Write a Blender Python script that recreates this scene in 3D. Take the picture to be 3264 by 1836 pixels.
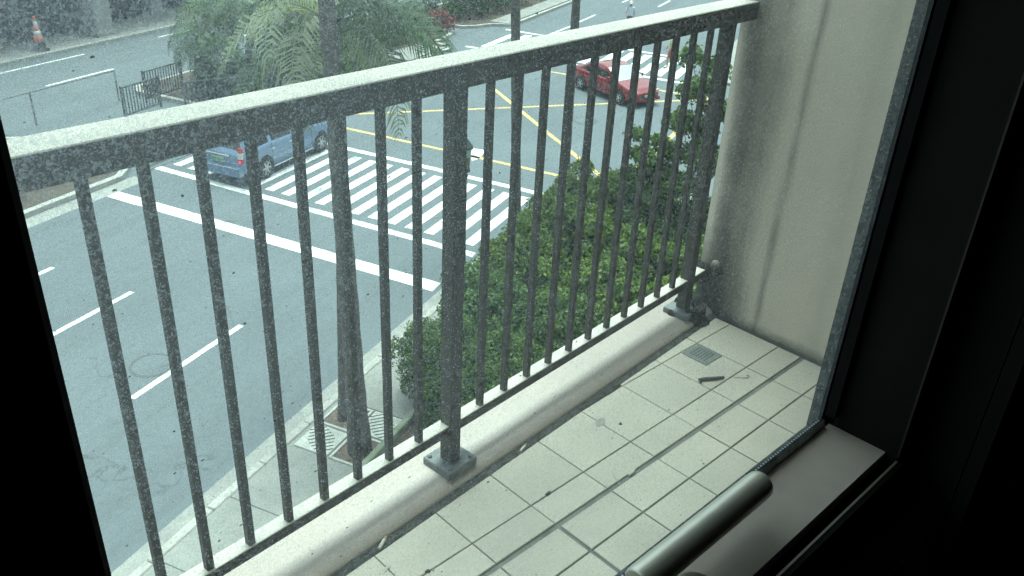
import bpy, math, random
from mathutils import Vector, Matrix
import numpy as np
random.seed(7)
R = math.radians
for o in list(bpy.data.objects):
    bpy.data.objects.remove(o, do_unlink=True)
scene = bpy.context.scene
COL = scene.collection

# ------------------------------------------------------------------ camera
YAW, PIT, ROL = 0.787619, 0.488969, 0.052858
FPX = 2708.43
fw = Vector((math.sin(YAW)*math.cos(PIT), math.cos(YAW)*math.cos(PIT), -math.sin(PIT)))
rt = Vector((math.cos(YAW), -math.sin(YAW), 0))
up = rt.cross(fw)
r2 = rt*math.cos(ROL) + up*math.sin(ROL)
u2 = -rt*math.sin(ROL) + up*math.cos(ROL)
cam = bpy.data.cameras.new('camera')
cam.sensor_width = 36.0
cam.lens = 36.0*FPX/3264
cam.clip_start = 0.02
cam.clip_end = 600
camo = bpy.data.objects.new('camera', cam)
COL.objects.link(camo)
m = Matrix.Identity(4)
for i in range(3):
    m[i][0], m[i][1], m[i][2] = r2[i], u2[i], -fw[i]
m[2][3] = 1.5
camo.matrix_world = m
scene.camera = camo

# ------------------------------------------------------------------ sky, sun, exposure
SUN_EL, SUN_AZ = R(79), R(62)      # azimuth measured from +x towards +y
w = bpy.data.worlds.new('World'); scene.world = w; w.use_nodes = True
nt = w.node_tree; nt.nodes.clear()
sky = nt.nodes.new('ShaderNodeTexSky'); sky.sky_type = 'NISHITA'; sky.sun_disc = False
sky.sun_elevation = SUN_EL; sky.sun_rotation = math.pi/2 - SUN_AZ
sky.air_density = 1.0; sky.dust_density = 6.0; sky.ozone_density = 1.0
hs = nt.nodes.new('ShaderNodeHueSaturation'); hs.inputs['Saturation'].default_value = 0.28
bg = nt.nodes.new('ShaderNodeBackground'); bg.inputs['Strength'].default_value = 0.15
wo = nt.nodes.new('ShaderNodeOutputWorld')
nt.links.new(sky.outputs[0], hs.inputs['Color']); nt.links.new(hs.outputs[0], bg.inputs['Color'])
nt.links.new(bg.outputs[0], wo.inputs['Surface'])
sl = bpy.data.lights.new('sun', 'SUN'); sl.energy = 1.1; sl.angle = R(25); sl.color = (1.0, 0.96, 0.9)
so = bpy.data.objects.new('sun', sl); COL.objects.link(so)
sd = Vector((math.cos(SUN_EL)*math.cos(SUN_AZ), math.cos(SUN_EL)*math.sin(SUN_AZ), math.sin(SUN_EL)))
so.rotation_euler = sd.to_track_quat('Z', 'Y').to_euler()
so.location = (0, 0, 30)
vs = scene.view_settings
vs.view_transform = 'Standard'; vs.look = 'None'; vs.gamma = 1.0; vs.use_curve_mapping = False
vs.exposure = 1.43
scene.render.engine = 'CYCLES'
scene.cycles.max_bounces = 8
scene.cycles.use_denoising = True
scene.cycles.denoising_input_passes = 'RGB_ALBEDO_NORMAL'
scene.cycles.denoising_prefilter = 'ACCURATE'
scene.cycles.transparent_max_bounces = 12

# ------------------------------------------------------------------ helpers
class MB:
    """collects faces; build() links them as one mesh object"""
    def __init__(s): s.v = []; s.f = []; s.m = []
    def face(s, pts, mi=0):
        b = len(s.v); s.v += [tuple(p) for p in pts]; s.f.append(tuple(range(b, b+len(pts)))); s.m.append(mi)
    def raw(s, vs, fs, mi=0):
        b = len(s.v); s.v += [tuple(p) for p in vs]
        for f in fs: s.f.append(tuple(b+i for i in f)); s.m.append(mi)
    def box(s, x0, x1, y0, y1, z0, z1, mi=0):
        s.raw([(x0,y0,z0),(x1,y0,z0),(x1,y1,z0),(x0,y1,z0),(x0,y0,z1),(x1,y0,z1),(x1,y1,z1),(x0,y1,z1)],
              [(3,2,1,0),(4,5,6,7),(0,1,5,4),(1,2,6,5),(2,3,7,6),(3,0,4,7)], mi)
    def cbox(s, x0, x1, y0, y1, z0, z1, c, mi=0):
        """box with chamfered top and vertical edges"""
        def ring(z, k):
            return [(x0+k,y0+c,z),(x0+c,y0+k,z),(x1-c,y0+k,z),(x1-k,y0+c,z),(x1-k,y1-c,z),(x1-c,y1-k,z),(x0+c,y1-k,z),(x0+k,y1-c,z)]
        vs = ring(z0,0)+ring(z1-c,0)+ring(z1,c*0.8)
        fs = [tuple(range(7,-1,-1)), tuple(range(16,24))]
        for l in (0,8):
            for i in range(8): fs.append((l+i, l+(i+1)%8, l+8+(i+1)%8, l+8+i))
        s.raw(vs, fs, mi)
    def prism(s, poly, z0, z1, mi=0):
        n = len(poly)
        vs = [(p[0],p[1],z0) for p in poly]+[(p[0],p[1],z1) for p in poly]
        fs = [tuple(range(n-1,-1,-1)), tuple(range(n,2*n))]+[(i,(i+1)%n,n+(i+1)%n,n+i) for i in range(n)]
        s.raw(vs, fs, mi)
    def tube(s, pts, rads, n=8, mi=0, cap=True):
        pts = [Vector(p) for p in pts]; vs = []; fs = []
        ref = Vector((0,0,1))
        d0 = (pts[-1]-pts[0]).normalized()
        if abs(d0.z) > 0.9: ref = Vector((1,0,0))
        for i, p in enumerate(pts):
            d = (pts[min(i+1,len(pts)-1)]-pts[max(i-1,0)]).normalized()
            a = d.cross(ref).normalized(); b = a.cross(d)
            rr = rads[i] if hasattr(rads,'__len__') else rads
            for k in range(n):
                t = 2*math.pi*k/n; vs.append(p+a*math.cos(t)*rr+b*math.sin(t)*rr)
        for i in range(len(pts)-1):
            for k in range(n): fs.append((i*n+k, (i+1)*n+k, (i+1)*n+(k+1)%n, i*n+(k+1)%n))
        if cap: fs += [tuple(range(n)), tuple(range(len(pts)*n-1, (len(pts)-1)*n-1, -1))]
        s.raw(vs, fs, mi)
    def lathe(s, prof, c=(0,0,0), n=16, mi=0):
        """prof: (r,z) list from bottom to top"""
        vs = []; fs = []
        for r_, z in prof:
            for k in range(n):
                t = 2*math.pi*k/n; vs.append((c[0]+r_*math.cos(t), c[1]+r_*math.sin(t), c[2]+z))
        for i in range(len(prof)-1):
            for k in range(n): fs.append((i*n+k, i*n+(k+1)%n, (i+1)*n+(k+1)%n, (i+1)*n+k))
        fs += [tuple(range(n-1,-1,-1)), tuple(range((len(prof)-1)*n, len(prof)*n))]
        s.raw(vs, fs, mi)
    def build(s, name, mats, parent=None, smooth=False, loc=None, rot=None):
        me = bpy.data.meshes.new(name); me.from_pydata(s.v, [], s.f)
        if not isinstance(mats, (list, tuple)): mats = [mats]
        for mm in mats: me.materials.append(mm)
        if len(mats) > 1: me.polygons.foreach_set('material_index', s.m)
        if smooth: me.polygons.foreach_set('use_smooth', [True]*len(me.polygons))
        me.update()
        return link(name, me, parent, loc, rot)

def link(name, me, parent=None, loc=None, rot=None):
    o = bpy.data.objects.new(name, me); COL.objects.link(o)
    if parent: o.parent = parent
    if loc: o.location = loc
    if rot is not None: o.rotation_euler = rot if hasattr(rot,'__len__') else (0,0,rot)
    return o
def tag(o, label=None, cat=None, group=None, kind=None):
    if label: o['label'] = label
    if cat: o['category'] = cat
    if group: o['group'] = group
    if kind: o['kind'] = kind
    return o
def thing(name, label, cat, loc=(0,0,0), rot=0, group=None):
    return tag(link(name, None, None, loc, rot), label, cat, group)
def copy_tree(o, parent=None):
    c = o.copy(); COL.objects.link(c); c.parent = parent
    for ch in list(o.children): copy_tree(ch, c)
    return c

# ------------------------------------------------------------------ materials
def newmat(name):
    mt = bpy.data.materials.new(name); mt.use_nodes = True
    n = mt.node_tree; n.nodes.clear()
    out = n.nodes.new('ShaderNodeOutputMaterial')
    return mt, n, out
def N(n, typ, **kw):
    nd = n.nodes.new(typ)
    for k, v in kw.items():
        if k in nd.inputs: nd.inputs[k].default_value = v
        else: setattr(nd, k, v)
    return nd
def ramp(n, src, stops):
    r_ = n.nodes.new('ShaderNodeValToRGB'); e = r_.color_ramp.elements
    while len(e) < len(stops): e.new(0.5)
    for el, (p, c) in zip(e, stops):
        el.position = p; el.color = (c,c,c,1) if not hasattr(c,'__len__') else (*c,1)
    n.links.new(src, r_.inputs[0]); return r_.outputs[0]
def math_(n, op, a, b=None):
    nd = n.nodes.new('ShaderNodeMath'); nd.operation = op
    for i, x in enumerate((a, b)):
        if x is None: continue
        if hasattr(x, 'links') or hasattr(x, 'is_linked'): n.links.new(x, nd.inputs[i])
        else: nd.inputs[i].default_value = x
    return nd.outputs[0]
def mixc(n, fac, a, b, mode='MIX'):
    nd = n.nodes.new('ShaderNodeMix'); nd.data_type = 'RGBA'; nd.blend_type = mode
    for sock, x in ((nd.inputs[0], fac), (nd.inputs[6], a), (nd.inputs[7], b)):
        if hasattr(x, 'is_linked'): n.links.new(x, sock)
        elif hasattr(x, '__len__'): sock.default_value = (*x, 1)
        else: sock.default_value = x
    return nd.outputs[2]
def pm(name, c1, c2=None, scale=8, rough=0.7, bump=0.0, bscale=None, metallic=0, spec=0.4, detail=5, lo=0.35, hi=0.65, extra=None, coat=0, objvar=0):
    """principled with two-tone noise, an optional third fine layer and bump"""
    mt, n, out = newmat(name)
    p = N(n, 'ShaderNodeBsdfPrincipled'); p.inputs['Roughness'].default_value = rough
    p.inputs['Metallic'].default_value = metallic; p.inputs['Specular IOR Level'].default_value = spec
    p.inputs['Coat Weight'].default_value = coat
    tc = N(n, 'ShaderNodeTexCoord'); co = tc.outputs['Object']
    c2 = c2 or tuple(x*0.8 for x in c1)
    nz = N(n, 'ShaderNodeTexNoise', Scale=scale, Detail=detail, Roughness=0.6); n.links.new(co, nz.inputs['Vector'])
    col = mixc(n, ramp(n, nz.outputs[0], [(lo,0),(hi,1)]), c1, c2)
    if extra:  # (scale, colour, lo, hi, strength)
        for sc, cc, l_, h_, st in extra:
            n2 = N(n, 'ShaderNodeTexNoise', Scale=sc, Detail=4, Roughness=0.65); n.links.new(co, n2.inputs['Vector'])
            col = mixc(n, math_(n, 'MULTIPLY', ramp(n, n2.outputs[0], [(l_,0),(h_,1)]), st), col, cc)
    if objvar:
        oi = N(n, 'ShaderNodeObjectInfo')
        col = mixc(n, math_(n, 'MULTIPLY', oi.outputs['Random'], objvar), col, tuple(x*0.62 for x in c1))
    n.links.new(col, p.inputs['Base Color'])
    if bump:
        n3 = N(n, 'ShaderNodeTexNoise', Scale=bscale or scale*4, Detail=4); n.links.new(co, n3.inputs['Vector'])
        b = N(n, 'ShaderNodeBump', Strength=bump, Distance=0.02); n.links.new(n3.outputs[0], b.inputs['Height'])
        n.links.new(b.outputs[0], p.inputs['Normal'])
    n.links.new(p.outputs[0], out.inputs[0])
    return mt
def leafmat(name, c1, c2, trans=0.35):
    mt, n, out = newmat(name)
    gi = N(n, 'ShaderNodeTexCoord')
    nz = N(n, 'ShaderNodeTexNoise', Scale=3.2, Detail=3); n.links.new(gi.outputs['Object'], nz.inputs['Vector'])
    wn = N(n, 'ShaderNodeTexWhiteNoise'); wn.noise_dimensions = '1D'
    geo = N(n, 'ShaderNodeNewGeometry'); n.links.new(geo.outputs['Random Per Island'], wn.inputs['W'])
    f = math_(n, 'ADD', math_(n, 'MULTIPLY', ramp(n, nz.outputs[0], [(0.35,0),(0.65,1)]), 0.55), math_(n, 'MULTIPLY', wn.outputs[0], 0.45))
    col = mixc(n, f, c1, c2)
    d = N(n, 'ShaderNodeBsdfPrincipled', Roughness=0.5); d.inputs['Specular IOR Level'].default_value = 0.35
    n.links.new(col, d.inputs['Base Color'])
    t = N(n, 'ShaderNodeBsdfTranslucent'); n.links.new(mixc(n, 1.0, col, (1.0,1.0,0.45), 'MULTIPLY'), t.inputs[0])
    mx = N(n, 'ShaderNodeMixShader', Fac=trans); n.links.new(d.outputs[0], mx.inputs[1]); n.links.new(t.outputs[0], mx.inputs[2])
    n.links.new(mx.outputs[0], out.inputs[0]); return mt
def paintmat(name, c, under, wear=0.5):
    """road paint, worn through in flecks to the asphalt"""
    mt, n, out = newmat(name)
    p = N(n, 'ShaderNodeBsdfPrincipled', Roughness=0.7); p.inputs['Specular IOR Level'].default_value = 0.3
    tc = N(n, 'ShaderNodeTexCoord')
    a = N(n, 'ShaderNodeTexNoise', Scale=1.3, Detail=8, Roughness=0.75); n.links.new(tc.outputs['Object'], a.inputs['Vector'])
    f = math_(n, 'MULTIPLY', ramp(n, a.outputs[0], [(0.47,0),(0.66,1)]), wear)
    b = N(n, 'ShaderNodeTexNoise', Scale=14, Detail=5); n.links.new(tc.outputs['Object'], b.inputs['Vector'])
    col = mixc(n, math_(n, 'MULTIPLY', b.outputs[0], 0.25), c, tuple(x*0.7 for x in c))
    n.links.new(mixc(n, f, col, under), p.inputs['Base Color'])
    n.links.new(p.outputs[0], out.inputs[0]); return mt
def plain(name, c, rough=0.5, metallic=0, spec=0.5, emit=None):
    mt, n, out = newmat(name)
    p = N(n, 'ShaderNodeBsdfPrincipled', Roughness=rough, Metallic=metallic); p.inputs['Specular IOR Level'].default_value = spec
    tc = N(n, 'ShaderNodeTexCoord')
    nz = N(n, 'ShaderNodeTexNoise', Scale=25, Detail=4); n.links.new(tc.outputs['Object'], nz.inputs['Vector'])
    n.links.new(mixc(n, math_(n,'MULTIPLY',nz.outputs[0],0.3), c, tuple(x*0.75 for x in c)), p.inputs['Base Color'])
    if emit:
        p.inputs['Emission Color'].default_value = (*emit[0],1); p.inputs['Emission Strength'].default_value = emit[1]
    n.links.new(p.outputs[0], out.inputs[0]); return mt

M = {}
def asphaltmat():
    mt, n, out = newmat('asphalt')
    p = N(n, 'ShaderNodeBsdfPrincipled', Roughness=0.85); p.inputs['Specular IOR Level'].default_value = 0.3
    tc = N(n, 'ShaderNodeTexCoord'); co = tc.outputs['Object']
    def nz(scale, det=5, rough=0.6, mp=None):
        t = N(n, 'ShaderNodeTexNoise', Scale=scale, Detail=det, Roughness=rough)
        if mp:
            m_ = N(n, 'ShaderNodeMapping'); m_.inputs['Scale'].default_value = mp; n.links.new(co, m_.inputs[0]); n.links.new(m_.outputs[0], t.inputs['Vector'])
        else: n.links.new(co, t.inputs['Vector'])
        return t.outputs[0]
    col = mixc(n, ramp(n, nz(0.3), [(0.35,0),(0.65,1)]), (0.124,0.144,0.156), (0.101,0.119,0.131))
    col = mixc(n, math_(n,'MULTIPLY',ramp(n, nz(1.0,4,0.6,(0.06,1.5,1)), [(0.48,0),(0.68,1)]),0.55), col, (0.088,0.098,0.104))      # tyre-polished lanes
    col = mixc(n, math_(n,'MULTIPLY',ramp(n, nz(0.9,6,0.7), [(0.60,0),(0.70,1)]),0.5), col, (0.075,0.083,0.088))                     # oil and patches
    col = mixc(n, math_(n,'MULTIPLY',ramp(n, nz(7,5,0.7), [(0.42,0),(0.72,1)]),0.5), col, (0.155,0.168,0.172))
    col = mixc(n, math_(n,'MULTIPLY',ramp(n, nz(48,3,0.7), [(0.48,0),(0.70,1)]),0.55), col, (0.07,0.078,0.082))                      # aggregate
    v = N(n, 'ShaderNodeTexVoronoi', Scale=0.33); v.feature = 'DISTANCE_TO_EDGE'
    wv = N(n, 'ShaderNodeTexNoise', Scale=1.6, Detail=5); n.links.new(co, wv.inputs['Vector'])
    ad = N(n, 'ShaderNodeVectorMath'); ad.operation = 'ADD'; sc = N(n, 'ShaderNodeVectorMath'); sc.operation = 'SCALE'; sc.inputs['Scale'].default_value = 1.2
    n.links.new(wv.outputs['Color'], sc.inputs[0]); n.links.new(co, ad.inputs[0]); n.links.new(sc.outputs[0], ad.inputs[1]); n.links.new(ad.outputs[0], v.inputs['Vector'])
    ck = math_(n, 'MULTIPLY', math_(n, 'LESS_THAN', v.outputs['Distance'], 0.006), ramp(n, nz(0.45,2), [(0.55,0),(0.62,0.5)]))
    col = mixc(n, ck, col, (0.05,0.055,0.058))
    n.links.new(col, p.inputs['Base Color'])
    b = N(n, 'ShaderNodeBump', Strength=0.25, Distance=0.02); n.links.new(nz(60,3), b.inputs['Height']); n.links.new(b.outputs[0], p.inputs['Normal'])
    n.links.new(p.outputs[0], out.inputs[0]); return mt
M['asphalt'] = asphaltmat()
M['concrete'] = pm('concrete', (0.26,0.255,0.235), (0.20,0.20,0.185), 1.1, 0.85, 0.2, 40, extra=[(5,(0.16,0.155,0.14),0.52,0.75,0.6),(45,(0.31,0.30,0.28),0.5,0.7,0.5)])
M['kerb'] = pm('kerb_concrete', (0.40,0.385,0.35), (0.30,0.29,0.265), 1.6, 0.85, 0.2, 40, extra=[(6,(0.2,0.19,0.165),0.5,0.72,0.6)])
M['gutter'] = pm('gutter_concrete', (0.30,0.295,0.27), (0.23,0.225,0.21), 1.4, 0.85, 0.2, 40, extra=[(5,(0.16,0.155,0.145),0.5,0.72,0.6)])
M['white_paint'] = paintmat('white_road_paint', (0.78,0.78,0.75), (0.11,0.12,0.12), 0.8)
M['yellow_paint'] = paintmat('yellow_road_paint', (0.66,0.45,0.17), (0.12,0.12,0.11), 0.7)
M['soil'] = pm('soil', (0.085,0.062,0.045), (0.05,0.04,0.03), 5, 0.95, 0.5, 40)
M['brick_soil'] = pm('reddish_soil', (0.19,0.13,0.10), (0.11,0.085,0.07), 9, 0.95, 0.5, 60, extra=[(3,(0.1,0.1,0.06),0.5,0.7,0.6)])
M['grate_white'] = pm('white_painted_concrete', (0.50,0.50,0.46), (0.36,0.36,0.33), 6, 0.8, 0.2, 60, extra=[(20,(0.2,0.2,0.18),0.55,0.75,0.6)])
M['slot'] = plain('dark_slot', (0.05,0.05,0.045), 0.9)
M['tile'] = pm('cream_tile', (0.60,0.54,0.46), (0.52,0.475,0.405), 3.0, 0.5, 0.015, 60, spec=0.35, objvar=0.26, extra=[(11,(0.45,0.42,0.36),0.55,0.8,0.55),(90,(0.68,0.62,0.55),0.5,0.75,0.3),(38,(0.33,0.31,0.26),0.66,0.8,0.5),(1.7,(0.42,0.385,0.325),0.50,0.72,0.55)])
M['grout'] = pm('dark_grout', (0.27,0.26,0.23), (0.15,0.15,0.135), 9, 0.95, 0.3, 120)
M['mildew'] = pm('mildewed_sealant', (0.06,0.062,0.055), (0.12,0.115,0.10), 30, 0.95, 0.8, 160, extra=[(70,(0.2,0.19,0.17),0.6,0.75,0.6)])
M['bar'] = pm('brown_black_railing_paint', (0.050,0.045,0.036), (0.072,0.062,0.048), 14, 0.6, 0.15, 200, spec=0.35, extra=[(60,(0.12,0.115,0.10),0.6,0.8,0.4)])
M['cap'] = pm('pale_rail_top', (0.56,0.51,0.45), (0.47,0.44,0.395), 9, 0.55, 0.1, 90, spec=0.4, extra=[(22,(0.33,0.35,0.335),0.60,0.74,0.6),(55,(0.64,0.60,0.54),0.5,0.7,0.4)])  # paler colour for the upward faces of both rails
M['plate'] = pm('weathered_base_plate', (0.17,0.18,0.18), (0.11,0.12,0.12), 30, 0.5, 0.15, 120, spec=0.5, extra=[(60,(0.26,0.26,0.25),0.55,0.75,0.5)])
M['rust'] = pm('rusty_base_plate', (0.085,0.062,0.05), (0.04,0.038,0.036), 60, 0.95, 1.0, 220, extra=[(140,(0.22,0.19,0.165),0.58,0.75,0.6)])
M['soffit'] = pm('soffit_paint', (0.42,0.42,0.39), (0.36,0.36,0.33), 2, 0.8)
M['facade'] = pm('facade_paint', (0.45,0.44,0.40), (0.38,0.37,0.33), 1.5, 0.8, 0.1, 50)
M['granite'] = pm('grey_granite', (0.055,0.062,0.058), (0.12,0.13,0.12), 90, 0.6, 0.3, 300, lo=0.42, hi=0.58, extra=[(330,(0.36,0.38,0.35),0.60,0.66,0.8)])
M['roomdark'] = pm('room_shade_black', (0.008,0.0075,0.007), (0.006,0.0055,0.005), 2, 0.9)  # darkness of the unlit room put into a near-black colour
M['frame_black'] = plain('black_window_frame', (0.006,0.006,0.006), 0.7, spec=0.1)
M['frame_brown'] = pm('brown_powder_coat', (0.52,0.43,0.375), (0.48,0.40,0.35), 40, 0.55, 0.05, 300, spec=0.4, extra=[(350,(0.16,0.15,0.14),0.66,0.76,0.5)])
M['jamb'] = pm('shaded_brown_jamb', (0.010,0.009,0.008), (0.008,0.007,0.006), 20, 0.7, spec=0.12)  # brown frame in shade, the shade put into its colour
M['edge_line'] = plain('jamb_edge_highlight', (0.03,0.026,0.022), 0.6, 0.2)  # highlight on the jamb edge, painted as a lighter colour
M['lip_line'] = plain('pale_lip_edge', (0.36,0.32,0.26), 0.4, 0.4)  # lighter thin line along the frame lip
M['spacer'] = plain('black_spacer_bar', (0.03,0.04,0.055), 0.4)
M['spacer_hole'] = plain('spacer_perforation', (0.70,0.78,0.80), 0.5)
M['sealant'] = pm('grey_sealant', (0.60,0.68,0.67), (0.22,0.26,0.26), 45, 0.4)
M['handle'] = pm('satin_nickel', (0.74,0.70,0.61), (0.68,0.64,0.56), 60, 0.4, metallic=0.55, spec=0.5)
M['trunk'] = pm('palm_bark', (0.13,0.115,0.10), (0.075,0.068,0.06), 7, 0.9, 0.7, 26, extra=[(25,(0.2,0.18,0.16),0.55,0.75,0.5)])
M['stem'] = pm('shrub_bark', (0.10,0.08,0.06), (0.06,0.05,0.04), 14, 0.9, 0.4, 50)
M['frond'] = leafmat('palm_leaf', (0.034,0.075,0.030), (0.09,0.15,0.055), 0.32)
M['frond_pale'] = leafmat('pale_palm_leaf', (0.26,0.31,0.20), (0.42,0.46,0.34), 0.4)
M['leaf'] = leafmat('hedge_leaf', (0.034,0.076,0.020), (0.17,0.245,0.052), 0.43)
M['leaf_yellow'] = leafmat('yellow_green_leaf', (0.054,0.112,0.026), (0.27,0.35,0.078), 0.45)
M['leaf_dark'] = leafmat('dark_hedge_leaf', (0.018,0.042,0.022), (0.048,0.085,0.038), 0.28)
M['leaf_blue'] = leafmat('blue_green_leaf', (0.034,0.078,0.036), (0.15,0.24,0.10), 0.42)
M['flower'] = leafmat('red_bougainvillea', (0.30,0.035,0.05), (0.38,0.10,0.10), 0.3)
M['fence'] = plain('dark_fence_paint', (0.05,0.06,0.06), 0.6)
M['pole'] = plain('grey_pipe', (0.14,0.15,0.15), 0.5, 0.3)
M['cone_red'] = plain('orange_red_cone', (0.70,0.10,0.06), 0.5)
M['cone_white'] = plain('white_cone_band', (0.65,0.63,0.60), 0.5)
M['rubber'] = plain('black_rubber', (0.02,0.022,0.022), 0.8)
M['column'] = pm('column_concrete', (0.30,0.30,0.285), (0.23,0.23,0.22), 0.8, 0.85, 0.1, 20, extra=[(4,(0.17,0.17,0.16),0.5,0.75,0.6)])
M['darkwall'] = pm('shaded_arcade_wall', (0.028,0.032,0.045), (0.045,0.05,0.065), 1.2, 0.7, 0.2, 6)  # shade inside the arcade put into this dark colour
M['van'] = pm('van_blue_paint', (0.135,0.215,0.335), (0.125,0.20,0.315), 3, 0.28, spec=0.5, coat=0.6)
M['red'] = pm('car_red_paint', (0.20,0.010,0.016), (0.18,0.009,0.014), 3, 0.25, spec=0.5, coat=0.7)
M['glass_dark'] = plain('dark_car_glass', (0.012,0.016,0.018), 0.06, spec=0.8)
M['glass_sky'] = plain('sky_painted_windscreen', (0.52,0.55,0.57), 0.12, 0.6, 0.8)  # sky reflection put into the pale windscreen colour
M['tyre'] = plain('tyre_rubber', (0.018,0.018,0.018), 0.85)
M['rim'] = plain('alloy_rim', (0.45,0.46,0.46), 0.35, 0.7)
M['lamp_red'] = plain('tail_lamp_red', (0.45,0.02,0.02), 0.2)
M['brake'] = plain('lit_brake_lamp', (0.6,0.02,0.03), 0.3, emit=((1.0,0.03,0.06),1.6))
M['lamp_clear'] = plain('clear_lamp', (0.55,0.52,0.48), 0.15)
M['chrome'] = plain('chrome_strip', (0.6,0.62,0.64), 0.2, 0.8)
M['plate_bg'] = plain('plate_background', (0.34,0.42,0.34), 0.5)
M['plate_fg'] = plain('plate_green_letter', (0.06,0.25,0.10), 0.5)
M['trim'] = plain('dark_car_trim', (0.02,0.022,0.024), 0.6)
M['lamp_metal'] = plain('dark_green_cast_iron', (0.025,0.035,0.033), 0.5)
M['lamp_glass'] = plain('lantern_glass', (0.32,0.45,0.42), 0.2)
M['lamp_tan'] = pm('weathered_brass', (0.20,0.17,0.10), (0.11,0.10,0.06), 20, 0.6)
M['butt_paper'] = pm('cigarette_paper', (0.62,0.60,0.53), (0.45,0.43,0.37), 120, 0.8)
M['butt_filter'] = pm('cigarette_filter', (0.38,0.24,0.14), (0.3,0.2,0.12), 120, 0.8)
M['twig'] = pm('dry_twig', (0.11,0.10,0.08), (0.06,0.055,0.045), 60, 0.9)
M['straw'] = plain('pale_wood', (0.50,0.42,0.27), 0.7)
M['debris'] = pm('dark_debris', (0.05,0.05,0.045), (0.1,0.1,0.09), 200, 0.9)
M['drain'] = pm('drain_steel', (0.27,0.285,0.265), (0.21,0.225,0.21), 40, 0.5, metallic=0.3)
M['skin'] = plain('skin', (0.36,0.22,0.16), 0.6)
M['hair'] = plain('black_hair', (0.012,0.011,0.01), 0.5)
M['shirt_green'] = plain('pale_green_shirt', (0.40,0.46,0.28), 0.8)
M['shorts_red'] = plain('dull_red_shorts', (0.30,0.09,0.08), 0.8)
M['shirt_blue'] = plain('pale_blue_shirt', (0.55,0.60,0.68), 0.8)
M['cap_pink'] = plain('white_and_pink_cap', (0.72,0.62,0.62), 0.8)
M['trousers'] = plain('grey_trousers', (0.10,0.11,0.13), 0.8)
M['bollard'] = plain('grey_bollard', (0.12,0.14,0.13), 0.6)
M['iron'] = pm('cast_iron_cover', (0.085,0.09,0.09), (0.06,0.065,0.065), 14, 0.7, 0.3, 60)
M['blue_panel'] = plain('faded_blue_panel', (0.10,0.22,0.27), 0.7)
M['brown_panel'] = plain('brown_board', (0.16,0.09,0.07), 0.8)
M['yellow_thing'] = plain('yellow_plastic', (0.5,0.36,0.08), 0.6)

def wallmat():
    mt, n, out = newmat('stained_wall_paint')
    p = N(n, 'ShaderNodeBsdfPrincipled', Roughness=0.8); p.inputs['Specular IOR Level'].default_value = 0.25
    tc = N(n, 'ShaderNodeTexCoord'); sp = N(n, 'ShaderNodeSeparateXYZ'); n.links.new(tc.outputs['Object'], sp.inputs[0])
    nz = N(n, 'ShaderNodeTexNoise', Scale=3, Detail=5); n.links.new(tc.outputs['Object'], nz.inputs['Vector'])
    col = mixc(n, nz.outputs[0], (0.68,0.59,0.50), (0.60,0.53,0.45))
    mp = N(n, 'ShaderNodeMapping'); mp.inputs['Scale'].default_value = (1, 14, 1.6); n.links.new(tc.outputs['Object'], mp.inputs[0])
    st = N(n, 'ShaderNodeTexNoise', Scale=1.0, Detail=4, Roughness=0.6); n.links.new(mp.outputs[0], st.inputs['Vector'])
    wob = math_(n, 'MULTIPLY', math_(n, 'SUBTRACT', st.outputs[0], 0.5), 0.09)
    yy = math_(n, 'ADD', sp.outputs[1], wob)
    def band(c, wd, soft):
        d = math_(n, 'ABSOLUTE', math_(n, 'SUBTRACT', yy, c))
        return ramp(n, math_(n, 'DIVIDE', d, wd+soft), [(wd/(wd+soft)*0.3, 1.0), (1.0, 0.0)])
    br = N(n, 'ShaderNodeTexNoise', Scale=5, Detail=3); n.links.new(tc.outputs['Object'], br.inputs['Vector'])
    bk = ramp(n, br.outputs[0], [(0.3,0.45),(0.6,1.0)])
    for c, wd, so_, s_ in ((1.385,0.022,0.05,0.95),(1.32,0.012,0.045,0.55),(1.21,0.004,0.022,0.6),(1.42,0.01,0.03,0.5),(1.0,0.01,0.06,0.18),(0.75,0.02,0.1,0.15)):
        f = math_(n, 'MULTIPLY', math_(n, 'MULTIPLY', band(c, wd, so_), s_), bk)
        col = mixc(n, f, col, (0.11,0.10,0.085))
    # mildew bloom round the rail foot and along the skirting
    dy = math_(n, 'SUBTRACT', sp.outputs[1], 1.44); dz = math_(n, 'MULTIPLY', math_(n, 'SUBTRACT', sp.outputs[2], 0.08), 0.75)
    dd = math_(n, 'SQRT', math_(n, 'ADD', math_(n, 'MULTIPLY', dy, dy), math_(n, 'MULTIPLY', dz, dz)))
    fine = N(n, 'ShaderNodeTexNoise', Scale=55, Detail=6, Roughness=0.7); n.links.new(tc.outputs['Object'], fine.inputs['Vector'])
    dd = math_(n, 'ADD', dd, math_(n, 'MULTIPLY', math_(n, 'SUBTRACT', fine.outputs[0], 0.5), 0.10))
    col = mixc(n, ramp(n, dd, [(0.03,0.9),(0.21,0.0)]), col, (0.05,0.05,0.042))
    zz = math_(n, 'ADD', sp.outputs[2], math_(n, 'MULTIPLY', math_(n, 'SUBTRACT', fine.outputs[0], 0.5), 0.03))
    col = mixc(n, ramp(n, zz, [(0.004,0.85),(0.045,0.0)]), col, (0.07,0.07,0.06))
    n.links.new(col, p.inputs['Base Color'])
    b = N(n, 'ShaderNodeBump', Strength=0.12, Distance=0.01)
    n4 = N(n, 'ShaderNodeTexNoise', Scale=160, Detail=3); n.links.new(tc.outputs['Object'], n4.inputs['Vector'])
    n.links.new(n4.outputs[0], b.inputs['Height']); n.links.new(b.outputs[0], p.inputs['Normal'])
    n.links.new(p.outputs[0], out.inputs[0]); return mt
M['wall'] = wallmat()

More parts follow.
